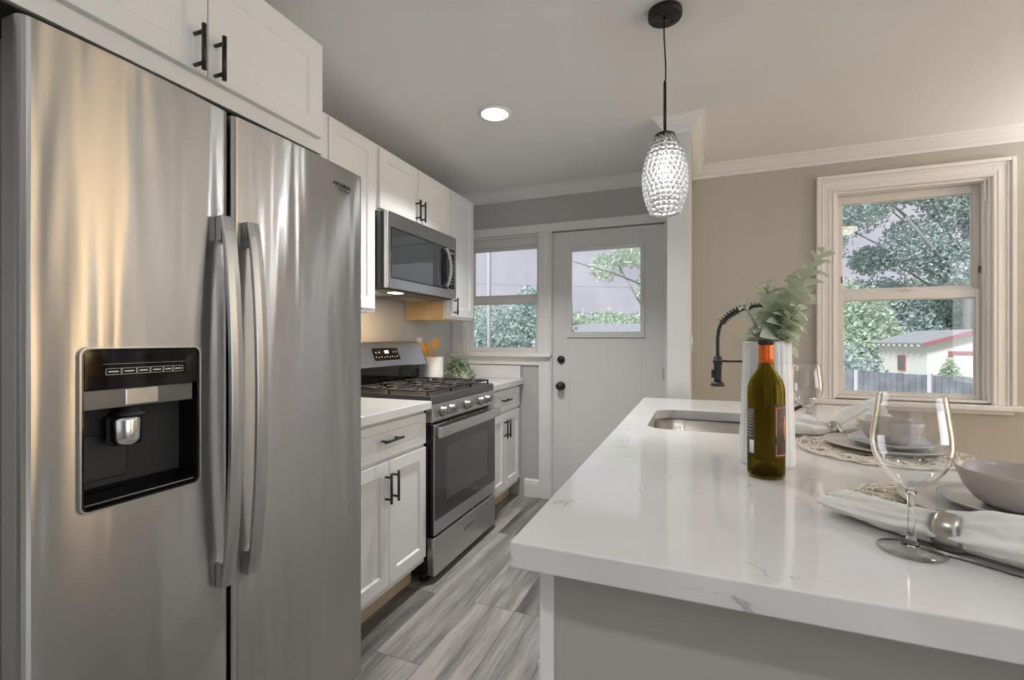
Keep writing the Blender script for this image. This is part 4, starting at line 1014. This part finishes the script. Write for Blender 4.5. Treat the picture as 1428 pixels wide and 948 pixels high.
def cloth(pts, wid, hgt, seed, folds=5, n=28):
    """folded napkin: closed fold-rippled section swept along pts; wid/hgt = half sizes per point."""
    r = random.Random(seed); bm = BM(); P = [Vector(p) for p in pts]; M_ = len(P)
    def interp(arr, s):
        f = s * (len(arr) - 1); i = min(len(arr) - 2, int(f)); t_ = f - i; t_ = t_ * t_ * (3 - 2 * t_)
        return arr[i] * (1 - t_) + arr[i + 1] * t_
    rings = []; N = 40; ph = [r.uniform(0, 6) for _ in range(4)]
    for k in range(N + 1):
        s = k / N; p = interp(P, s); d = (interp(P, min(1, s + .02)) - interp(P, max(0, s - .02))).normalized(); sd_ = d.cross(Vector((0, 0, 1))).normalized(); up = sd_.cross(d)
        w_ = interp(wid, s); h_ = interp(hgt, s); ring = []
        for q in range(n * 2):
            a = 2 * PI * q / (n * 2)
            rp_ = 1 + .16 * math.sin(folds * a + ph[0] + s * 1.6) + .08 * math.sin((folds * 2 + 1) * a + ph[1] - s * 3)
            if math.sin(a) < -.2: rp_ = 1 + (rp_ - 1) * .3
            v_ = p + sd_ * (math.cos(a) * w_ * rp_) + up * (math.sin(a) * h_ * rp_)
            v_ += (sd_ * math.cos(a) + up * math.sin(a)) * (.0022 * math.sin(7 * a + s * 23 + ph[2]) * math.sin(s * 31 + 3 * a + ph[3]) + .0016 * math.sin(13 * a - s * 17))
            v_.z = max(v_.z, p.z - h_ * .95)
            ring.append(bm.verts.new(v_))
        rings.append(ring)
    m_ = n * 2
    for k in range(N):
        for q in range(m_): f = bm.faces.new((rings[k][q], rings[k][(q + 1) % m_], rings[k + 1][(q + 1) % m_], rings[k + 1][q])); f.smooth = True
    # open-looking ends: inset the end ring inwards so the folds read
    for ring, pt, dirn in ((rings[0], P[0], (P[1] - P[0]).normalized()), (rings[-1], P[-1], (P[-2] - P[-1]).normalized())):
        inn = [bm.verts.new(v.co.lerp(pt, .3) + dirn * .012) for v in ring]; inn2 = [bm.verts.new(v.co.lerp(pt, .6) - dirn * .002) for v in ring]
        for q in range(m_):
            f = bm.faces.new((ring[q], ring[(q + 1) % m_], inn[(q + 1) % m_], inn[q])); f.smooth = True
            f = bm.faces.new((inn[q], inn[(q + 1) % m_], inn2[(q + 1) % m_], inn2[q])); f.smooth = True
        f = bm.faces.new(inn2); f.smooth = True
    return bm
def ring_mesh(p, d, r, w_, th=.002):
    bm = BM(); lathe(bm, [(r, -w_), (r + th, -w_), (r + th + .0025, -w_ * .5), (r + th + .003, 0), (r + th + .0025, w_ * .5), (r + th, w_), (r, w_)], n=48, closed=True)
    q = Vector((0, 0, 1)).rotation_difference(Vector(d).normalized()).to_matrix().to_4x4()
    bmesh.ops.transform(bm, matrix=Matrix.Translation(p) @ q, verts=bm.verts); return bm
# near napkin
npts = [(.228, .985, .934), (.262, .935, .937), (.300, .890, .938), (.338, .857, .941), (.385, .826, .947), (.440, .795, .948), (.510, .755, .946)]
o = link('napkin', cloth(npts, [.040, .036, .030, .0225, .034, .042, .050], [.014, .018, .021, .0235, .030, .033, .032], 3, folds=4), M_linen); tag(o, 'white linen napkin in a ring lying before the near place setting', 'napkin', 'linen napkins')
dn = Vector(npts[4]) - Vector(npts[2]); o = link('napkin_ring', ring_mesh(Vector(npts[3]) + Vector((0, 0, .0005)), dn, .0242, .0165), M_ring); tag(o, 'wide silver napkin ring around the near napkin', 'napkin ring', 'silver napkin rings')
fpts = [(.275, 1.745, .942), (.310, 1.718, .945), (.350, 1.697, .941), (.385, 1.683, .944), (.425, 1.70, .966), (.465, 1.715, .984), (.510, 1.725, .995)]
o = link('napkin', cloth(fpts, [.050, .052, .038, .019, .034, .050, .058], [.027, .035, .028, .019, .030, .040, .042], 8, folds=4), M_linen); tag(o, 'white linen napkin in a ring behind the far bowl', 'napkin', 'linen napkins')
dn = Vector(fpts[4]) - Vector(fpts[2]); o = link('napkin_ring', ring_mesh(Vector(fpts[3]), dn, .0205, .014), M_ring); tag(o, 'wide silver napkin ring around the far napkin', 'napkin ring', 'silver napkin rings')
def knife(p0, p1, label, wid=.009):
    bm = BM(); d = Vector(p1) - Vector(p0); L_n = d.length; out = [(0, wid * .55), (.1, wid * .7), (.45, wid * .5), (.52, wid * .65), (.8, wid), (.95, wid * .8), (1, wid * .1)]
    top = []; 
    up = Vector((0, 0, 1)); sd_ = d.normalized().cross(up).normalized()
    rows = []
    for s, w_ in out:
        c_ = Vector(p0) + d * s; th = .0022 if s < .5 else .0012
        rows.append([bm.verts.new(c_ + sd_ * w_), bm.verts.new(c_ + up * th), bm.verts.new(c_ - sd_ * w_), bm.verts.new(c_ - up * th)])
    for i in range(len(rows) - 1):
        for k in range(4): bm.faces.new((rows[i][k], rows[i][(k + 1) % 4], rows[i + 1][(k + 1) % 4], rows[i + 1][k]))
    bm.faces.new(rows[0][::-1]); bm.faces.new(rows[-1])
    o_ = link('table_knife', bm, M_chrome); tag(o_, label, 'knife', 'table knives')
knife((.585, 1.58, .9335), (.50, 1.375, .9335), 'silver table knife lying on the far placemat beside the bowl')
knife((.300, .846, .9170), (.40, .782, .9170), 'silver table knife under the near napkin beside the wine glass', .006)

# ------------------------------------------------------------------ pendant
px, py = -.108, 1.757
pd = thing('pendant_lamp', 'beaded crystal glass pendant lamp hanging over the island', 'pendant lamp', (px, py, ZC))
bm = BM(); lathe(bm, [(0, ZC), (.058, ZC), (.0585, ZC - .004), (.0585, ZC - .020), (.056, ZC - .024), (0, ZC - .024)], (px, py), 48)
cn = link('canopy', bm, M_bronze, pd)
bm = BM()
for a in (YAW + .5, YAW + .5 + PI):
    bs2 = BM(); lathe(bs2, [(0, ZC - .0242), (.0045, ZC - .0242), (.004, ZC - .028), (0, ZC - .029)], (px + .036 * math.cos(a), py + .036 * math.sin(a)), 12); link('canopy_screw', bs2, M_black, cn)
lathe(bm, [(0, ZC - .0242), (.007, ZC - .0242), (.006, ZC - .036), (0, ZC - .038)], (px, py), 14); link('cord_grip', bm, M_black, cn)
bm = BM(); tube(bm, [(px + .003 * math.sin(z * 21), py, z) for z in [ZC - .03 - k * .0215 for k in range(11)]], .0026, 8); link('cord', bm, M_black, pd)
bm = BM(); tube(bm, [(px, py, 2.130), (px, py, 1.952)], .0055, 12); tube(bm, [(px, py, 2.140), (px, py, 2.128)], [.003, .0055], 12)
lathe(bm, [(0, 1.956), (.020, 1.953), (.034, 1.946), (.036, 1.940), (.016, 1.936), (.0155, 1.88), (0, 1.88)], (px, py), 32); link('stem', bm, M_bronze, pd)
bm = BM(); lathe(bm, [(0, 1.880), (.010, 1.880), (.014, 1.868), (.021, 1.848), (.020, 1.832), (.012, 1.820), (0, 1.815)], (px, py), 24); bl_ = link('bulb', bm, mat('bulb', (1, 1, 1), .4, emis=(1, .97, .93), estr=5), pd)
# shade of faceted beads on an egg-shaped wire cage
sh = BM(); zt, zm_ = 1.945, 1.664
def er(z):
    s_ = (zt - z) / (zt - zm_)
    pr_ = [(0, .030), (.12, .050), (.28, .067), (.45, .076), (.6, .0785), (.75, .074), (.88, .063), (1, .050)]
    for (a, x), (b2, y) in zip(pr_, pr_[1:]):
        if s_ <= b2: return x + (y - x) * (s_ - a) / (b2 - a)
    return .05
ico = bmesh.new(); bmesh.ops.create_icosphere(ico, subdivisions=2, radius=1); iv = [v.co.copy() for v in ico.verts]; iff = [[v.index for v in f.verts] for f in ico.faces]; ico.free()
def add_bead(bm, c, r):
    vv = [bm.verts.new(c + q * r) for q in iv]
    for f in iff: bm.faces.new([vv[i] for i in f]).smooth = True
rows_n = 17
wires = BM()
for k in range(rows_n):
    z = zt - .004 - (zt - zm_ - .010) * k / (rows_n - 1); r = er(z) - .006; nb = max(9, int(2 * PI * r / .0182))
    for q in range(nb):
        a = 2 * PI * (q + .5 * (k % 2)) / nb; add_bead(sh, Vector((px + r * math.cos(a), py + r * math.sin(a), z)), .0088)
    tube(wires, [(px + (r - .004) * math.cos(a), py + (r - .004) * math.sin(a), z) for a in [2 * PI * q / 36 for q in range(37)]], .0007, 4, cap=False)
o = link('shade', sh, M_crystal, pd); link('shade_wire', wires, M_chrome, o)
pl = bpy.data.lights.new('pendant_bulb_light', 'POINT'); pl.energy = 11; pl.color = (.96, .98, 1); pl.shadow_soft_size = .02
po = bpy.data.objects.new('pendant_bulb_light', pl); col.objects.link(po); po.location = (px, py, 1.80); po['kind'] = 'helper'

# ------------------------------------------------------------------ recessed ceiling lights
def can(x, y, label, power=CAN_POWER):
    t_ = thing('recessed_light', label, 'ceiling light', (x, y, ZC), 'recessed ceiling lights')
    bm = BM(); lathe(bm, [(.068, ZC - .0005), (.088, ZC - .0005), (.088, ZC - .004), (.070, ZC - .007), (.068, ZC - .004)], (x, y), 48, closed=True); link('trim_ring', bm, M_ceramic, t_)
    bm = BM(); lathe(bm, [(0, ZC - .001), (.0675, ZC - .001), (.0675, ZC - .005), (0, ZC - .0055)], (x, y), 48); link('lens', bm, M_can, t_)
    area('can_light', (x, y, ZC - .012), (0, 0, 0), .13, .13, power, (.97, .985, 1), 'DISK', 2.0)
can(-.974, 2.225, 'round recessed light in the ceiling above the kitchen aisle')
can(-.974, -.2, 'round recessed light added unseen behind the camera on the kitchen side', 6)  # unseen can added to light the kitchen side from behind
can(1.1, -.2, 'round recessed light added unseen behind the camera on the dining side', 5)  # another unseen can, added as fill for the dining side
gl = thing('dome_light', 'warm flush dome ceiling light over the dining side of the island', 'ceiling light', (1.39, 1.29, ZC))
bm = BM(); lathe(bm, [(0, ZC), (.15, ZC), (.15, ZC - .018), (0, ZC - .02)], (1.39, 1.29), 40); link('base_ring', bm, M_bronze, gl)
bm = BM(); lathe(bm, [(.14, ZC - .021), (.135, ZC - .045), (.11, ZC - .065), (.06, ZC - .08), (0, ZC - .084)], (1.39, 1.29), 40); link('glass_dome', bm, mat('lit_dome', (1, 1, 1), .5, emis=(1, .86, .66), estr=10), gl)

fl_ = thing('fill_uplighter', 'slim black uplighter added unseen in the far dining corner as ceiling fill', 'floor lamp', (2.75, 2.95, 0))  # unseen uplighter added to brighten the ceiling
bm = BM(); lathe(bm, [(0, 0), (.14, 0), (.14, .015), (.02, .03), (0, .03)], (2.75, 2.95), 32); link('base', bm, M_black, fl_)
bm = BM(); tube(bm, [(2.75, 2.95, .02), (2.75, 2.95, 1.60)], .012, 12); link('pole', bm, M_black, fl_)
bm = BM(); lathe(bm, [(.012, 1.58), (.06, 1.60), (.15, 1.68), (.17, 1.72), (.167, 1.72), (.147, 1.685), (.058, 1.606), (.012, 1.59)], (2.75, 2.95), 32, closed=True); link('shade', bm, M_ceramic, fl_)
area('fill_uplight', (2.75, 2.95, 1.66), (PI, 0, 0), .2, .2, 30, (.97, .98, 1), 'DISK')
tl = thing('fill_uplighter', 'slim black uplighter added unseen behind the camera as fill', 'floor lamp', (.2, -1.0, 0))  # second unseen uplighter, added as weak fill
for ch in list(fl_.children): copy_tree(ch, tl)
area('fill_uplight', (.2, -1.0, 1.66), (PI, 0, 0), .2, .2, 7, (.95, .98, 1), 'DISK')

# ------------------------------------------------------------------ outside
GZ = -1.5
struct('ground', bx(-60, 90, 3.7, 130, GZ - .2, GZ), M_grass)
def W(lt, D, z=None):
    x = lt * math.cos(YAW) - D * math.sin(YAW); y = D * math.cos(YAW) + lt * math.sin(YAW)
    return (x, y) if z is None else Vector((x, y, z))
def tree(label, lt, D, crown, n, leaf, m, seed, trunk_r=.15, group='trees outside the windows', branches=(), name='leafy_tree', hollow=.35):
    """crown: list of (dx, dy, z, rx, rz) clumps in world offsets from the trunk."""
    r = random.Random(seed); x, y = W(lt, D)
    t_ = thing(name, label, 'tree' if name != 'bush' else 'bush', (x, y, GZ), group)
    bm = BM(); top = max(c[2] for c in crown)
    tube(bm, [(x, y, GZ), (x + .1, y, GZ + (top - GZ) * .5), (x, y, top)], [trunk_r, trunk_r * .8, trunk_r * .3], 8)
    for c in crown:
        tube(bm, [(x, y, GZ + (c[2] - GZ) * .55), (x + c[0] * .8, y + c[1] * .8, c[2])], [trunk_r * .3, trunk_r * .12], 6)
    for p, q, rr in branches: tube(bm, [p, p.lerp(q, .5) + Vector((0, 0, .06)), q], [rr, rr * .7, rr * .45], 6)
    link('trunk', bm, M_bark, t_)
    bl = BM(); tot = sum(c[3] ** 2 for c in crown)
    for c in crown:
        for k in range(int(n * c[3] ** 2 / tot)):
            u = Vector((r.gauss(0, 1), r.gauss(0, 1), r.gauss(0, 1))).normalized(); rad = hollow + (1 - hollow) * r.random() ** .5
            p = Vector((x + c[0] + u.x * c[3] * rad, y + c[1] + u.y * c[3] * rad, c[2] + u.z * c[4] * rad))
            p += Vector((r.gauss(0, 1), r.gauss(0, 1), r.gauss(0, 1))) * (c[3] * .05)
            a = Vector((r.gauss(0, 1), r.gauss(0, 1), r.gauss(0, 1))).normalized(); b_ = a.orthogonal().normalized(); b_ = Matrix.Rotation(r.uniform(0, 6.28), 3, a) @ b_; c2 = a.cross(b_); s_ = leaf * r.uniform(.6, 1.3)
            v = [bl.verts.new(p + b_ * s_), bl.verts.new(p + c2 * s_ * .55), bl.verts.new(p - b_ * s_), bl.verts.new(p - c2 * s_ * .55)]; bl.faces.new(v)
    link('crown', bl, m, t_)
    return t_
G1 = 'trees outside the windows'
tree('broad leafy tree seen through the small kitchen window', .1, 19, [(0, 0, 1.0, 2.2, 1.9), (1.0, .2, 2.3, 1.3, 1.1), (-1.5, 0, .4, 1.6, 1.7), (1.8, .5, .2, 1.5, 1.6)], 22000, .085, M_leafdk, 1)
tree('paler tree at the left of the small kitchen window', -3.6, 30, [(0, 0, .8, 3.0, 2.6), (2.5, 0, 1.4, 2.4, 2.2)], 9000, .13, M_leaflt, 2)
o = W(2.35, 9); 
tree('tree with hanging leafy branches at the right of the door window', 3.15, 9.2, [(.1, 0, 1.7, .65, .8), (-.60, 0, 2.95, .55, .28), (-1.3, 0, 2.72, .38, .28), (-.35, 0, 2.25, .42, .38), (-.15, 0, 1.35, .42, .5), (.7, 0, 2.2, 1.0, 1.4)], 6500, .045, M_leaflt, 3, .12,
     branches=[(W(2.9, 9.2, 2.15), W(1.1, 9.2, 2.78), .022)])
for i, (lt, D, zz, R_, sd_) in enumerate(((5.0, 42, 1.5, 3.2, 4), (9.0, 44, 1.7, 3.2, 5), (13.4, 45, 1.8, 3.2, 6))):
    tree(['low pale tree in the far row behind the door window, left end', 'low pale tree in the middle of the far row behind the door window', 'low pale tree in the far row behind the door window, right end'][i], lt, D, [(0, 0, zz, R_, 2.2), (2.4, 0, zz - .2, R_ * .8, 1.8)], 9000, .16, M_leaflt, sd_)
labs = ['dense tree behind the garage at the left edge of the large window', 'dense tree behind the left end of the garage roof', 'dense tall tree behind the middle of the garage roof', 'dense tree rising behind the ridge of the garage', 'dense tree behind the far right of the garage']
for i, (u_, D, R_, zt_) in enumerate(((1150, 36, 4.2, 3.2), (1215, 40, 4.6, 3.6), (1275, 42, 4.6, 3.8), (1335, 41, 4.8, 3.8), (1400, 40, 4.6, 3.6))):
    lt = (u_ - 714) / 655 * D
    tree(labs[i], lt, D, [(0, 0, zt_ - 1.2, R_, 4.0), (1.6, -1, 0.3, R_ * .9, 2.2)], 24000, .16, (M_leaflt, M_leafdk)[i % 2], 20 + i, .3)
# large open tree with a visible trunk
bt_ = lambda u, v, D: W((u - 714) / 655 * D, D, CH - (v - 473.5) * D / 655)
Dn = 34
tree('tall open-crowned tree with a pale trunk at the right of the large window', (1348 - 714) / 655 * Dn, Dn,
     [(-.4, 0, 12, 2.6, 2.6), (-3.4, 0, 13.2, 2.8, 1.8), (-6.6, 0, 12, 2.6, 2.6), (-9.2, 0, 10, 2.4, 3.2), (-2.6, 1, 8.4, 2.4, 2.4), (1.8, 0, 9.6, 2.4, 4.0), (-.2, 0, 6.6, 2.0, 1.8), (-5.2, 2, 7.6, 1.6, 1.2)],
     26000, .15, M_leafdk, 31, .34, branches=[(bt_(1345, 400, Dn), bt_(1262, 300, Dn), .16), (bt_(1262, 300, Dn), bt_(1215, 262, Dn), .10), (bt_(1346, 360, Dn), bt_(1362, 290, Dn), .10)], hollow=.1)
tree('thick bush in front of the fence at the left of the large window', (1172 - 714) / 655 * 15.5, 15.5, [(0, 0, -.2, 1.3, 1.4), (-.9, 0, .4, 1.0, 1.2), (.5, .5, -.7, .9, .9)], 6000, .08, M_leafdk, 40, .06, 'bushes by the fence', name='bush')
tree('small cone-shaped evergreen in front of the garage door', (1325 - 714) / 655 * 16, 16, [(0, 0, -.25, .42, .40), (0, 0, .12, .26, .34), (0, 0, .42, .12, .24)], 3000, .05, M_leaflt, 41, .05, name='bush', group='bushes by the fence')

# garage
ga = thing('garage', 'white stucco garage with grey shingle roof and dark red trim beyond the fence', 'garage', (*W(24, 28), GZ))
A0 = Vector(W(21.9, 25)); A1 = Vector(W(23.65, 31)); sv = (A1 - A0).normalized(); pv = Vector((sv.y, -sv.x)); w_h = 2.45; ez, rz_ = CH - .25, CH + .50
def GP(along, across, z): q = A0 + sv * along + pv * across; return Vector((q.x, q.y, z))
LS = (A1 - A0).length
bm = BM(); ii = .32
c4 = [GP(.35, ii, GZ), GP(LS - .35, ii, GZ), GP(LS - .35, 2 * w_h - ii, GZ), GP(.35, 2 * w_h - ii, GZ)]
lo = [bm.verts.new(p) for p in c4]; hi = [bm.verts.new(Vector((p.x, p.y, ez + .09))) for p in c4]; g0 = bm.verts.new(GP(.35, w_h, rz_ - .02)); g1 = bm.verts.new(GP(LS - .35, w_h, rz_ - .02))
bm.faces.new((lo[0], lo[1], hi[1], hi[0])); bm.faces.new((lo[2], lo[3], hi[3], hi[2])); bm.faces.new((lo[3], lo[0], hi[0], g0, hi[3])); bm.faces.new((lo[1], lo[2], hi[2], g1, hi[1])); bm.faces.new((hi[0], hi[1], g1, g0)); bm.faces.new((hi[2], hi[3], g0, g1))
link('walls', bm, M_gwall, ga)
bm = BM()
for a, b2 in ((0, w_h), (2 * w_h, w_h)):
    q = [GP(0, a, ez), GP(LS, a, ez), GP(LS, b2, rz_), GP(0, b2, rz_)]; lo = [bm.verts.new(p) for p in q]; hi = [bm.verts.new(p + Vector((0, 0, .09))) for p in q]
    bm.faces.new(lo[::-1]); bm.faces.new(hi)
    for k in range(4): bm.faces.new((lo[k], lo[(k + 1) % 4], hi[(k + 1) % 4], hi[k]))
link('roof', bm, M_roof, ga)
bm = BM()
for a in (0, 2 * w_h):
    q = [GP(-.03, a, ez - .10), GP(-.03, w_h, rz_ - .10), GP(-.03, w_h, rz_ + .10), GP(-.03, a, ez + .10)]; q2 = [p + Vector((sv.x, sv.y, 0)) * .028 for p in q]
    lo = [bm.verts.new(p) for p in q]; hi = [bm.verts.new(p) for p in q2]; bm.faces.new(lo); bm.faces.new(hi[::-1])
    for k in range(4): bm.faces.new((lo[k], lo[(k + 1) % 4], hi[(k + 1) % 4], hi[k]))
link('fascia', bm, M_red, ga)
bm = BM()
for k in range(9):
    p = GP(.5 + k * (LS - 1) / 8, .0, ez - .10); box(bm, p.x - .05, p.x + .12, p.y - .05, p.y + .05, p.z, p.z + .09)
link('rafter_tails', bm, M_gwall, ga)
def obox(bm, al0, al1, ac0, ac1, z0, z1):
    q = [GP(al0, ac0, z0), GP(al1, ac0, z0), GP(al1, ac1, z0), GP(al0, ac1, z0)]; lo = [bm.verts.new(p) for p in q]; hi = [bm.verts.new(Vector((p.x, p.y, z1))) for p in q]
    bm.faces.new(lo[::-1]); bm.faces.new(hi)
    for k in range(4): bm.faces.new((lo[k], lo[(k + 1) % 4], hi[(k + 1) % 4], hi[k]))
bm = BM(); obox(bm, 2.5, 3.35, ii - .06, ii - .01, -.55, .32); wn_ = link('window', bm, M_red, ga)
bm = BM(); obox(bm, 2.62, 3.22, ii - .07, ii - .0605, -.44, .20); link('window_glass', bm, mat('dim_glass', (.16, .18, .22), .2), wn_)
bm = BM(); obox(bm, .27, .34, 1.25, 1.45, GZ, .62); obox(bm, .27, .34, 3.45, 3.65, GZ, .62); obox(bm, .27, .34, 1.45, 3.45, .42, .62); link('door_trim', bm, M_red, ga)
bm = BM(); obox(bm, .30, .34, 1.46, 3.44, GZ, .41); link('garage_door', bm, mat('garage_door_paint', (.85, .85, .83), .6), ga)

# fence
fe = thing('wooden_fence', 'weathered grey board fence between the yard and the garage', 'fence', (*W(11.5, 12.6), GZ))
F0 = Vector(W((1176 - 714) / 655 * 14.2, 14.2)); F1 = Vector(W((1460 - 714) / 655 * 10.4, 10.4)); fv = (F1 - F0); FL = fv.length; fv.normalize(); fn_ = Vector((fv.y, -fv.x))
bm = BM(); nB = int(FL / .14)
def fbox(bm, s0, s1, o0, o1, z0, z1):
    q = [F0 + fv * s0 + fn_ * o0, F0 + fv * s1 + fn_ * o0, F0 + fv * s1 + fn_ * o1, F0 + fv * s0 + fn_ * o1]; lo = [bm.verts.new((p.x, p.y, z0)) for p in q]; hi = [bm.verts.new((p.x, p.y, z1)) for p in q]
    bm.faces.new(lo[::-1]); bm.faces.new(hi)
    for k in range(4): bm.faces.new((lo[k], lo[(k + 1) % 4], hi[(k + 1) % 4], hi[k]))
rnd.seed(5)
for k in range(nB): fbox(bm, k * .14, k * .14 + .132, 0, .02, GZ, .30 + rnd.uniform(-.012, .012))
fbox(bm, 0, FL, -.04, -.002, -.1, 0.0); link('boards', bm, M_fence, fe)
s_ = .35
while s_ < FL:
    bm = BM(); fbox(bm, s_, s_ + .09, .021, .10, GZ, .34); link('post', bm, M_poles, fe); s_ += 1.75

# pole and cables, low far roofs
p = W(-.34, 7); o = link('utility_pole', tube(BM(), [(p[0], p[1], GZ), (p[0], p[1], 6)], .028, 12), M_poles); tag(o, 'slim pale pole standing outside the small kitchen window', 'pole')
for i, (za, zb_, D_) in enumerate(((1.25, 1.2, 21), (3.5, 3.4, 22), (1.95, 1.75, 17))):
    a = W(-10, D_, 0); b2 = W(26, D_ + 2, 0); pts = [Vector((a.x + (b2.x - a.x) * s, a.y + (b2.y - a.y) * s, CH + za - .9 + .35 * (2 * s - 1) ** 2 + (zb_ - za) * s)) for s in [k / 24 for k in range(25)]]
    o = link('overhead_cable', tube(BM(), pts, .005, 5), M_blackpl); tag(o, ['lowest overhead cable crossing the yard', 'highest overhead cable against the sky', 'middle overhead cable behind the door window'][i], 'cable', 'overhead cables')
def low_house(label, lt, D, wdt, z_e, z_r, m, chimney=None):
    t_ = thing('distant_house', label, 'house', (*W(lt, D), GZ), 'distant houses'); 
    def H(l, d, z): return W(lt + l, D + d, z)
    bm = BM(); q = [H(-wdt / 2, 0, GZ), H(wdt / 2, 0, GZ), H(wdt / 2, 6, GZ), H(-wdt / 2, 6, GZ)]; lo = [bm.verts.new(p) for p in q]; hi = [bm.verts.new(Vector((p.x, p.y, z_e))) for p in q]
    bm.faces.new(lo[::-1]); bm.faces.new(hi)
    for k in range(4): bm.faces.new((lo[k], lo[(k + 1) % 4], hi[(k + 1) % 4], hi[k]))
    link('walls', bm, M_gwall, t_)
    bm = BM(); e_ = .4
    q = [H(-wdt / 2 - e_, -e_, z_e), H(wdt / 2 + e_, -e_, z_e), H(wdt / 2 + e_, 3, z_r), H(-wdt / 2 - e_, 3, z_r), H(wdt / 2 + e_, 6 + e_, z_e), H(-wdt / 2 - e_, 6 + e_, z_e)]; v = [bm.verts.new(p) for p in q]
    bm.faces.new((v[0], v[1], v[2], v[3])); bm.faces.new((v[3], v[2], v[4], v[5])); bm.faces.new((v[0], v[3], v[5])); bm.faces.new((v[1], v[4], v[2])); bm.faces.new((v[0], v[5], v[4], v[1]))
    link('roof', bm, m, t_)
    if chimney:
        c_ = H(chimney, 2.4, 0); link('chimney', bx(c_.x - .35, c_.x + .35, c_.y - .35, c_.y + .35, z_e + .2, z_r + 1.5), M_red, t_)
low_house('low grey-roofed house with a chimney beyond the door window', 5.6, 32, 7.5, 1.75, 2.45, M_roof, -1.6)
low_house('pale roofed house low in the small kitchen window', -.6, 26, 2.6, .55, 1.15, mat('pale_roof', (.42, .45, .5), .7))
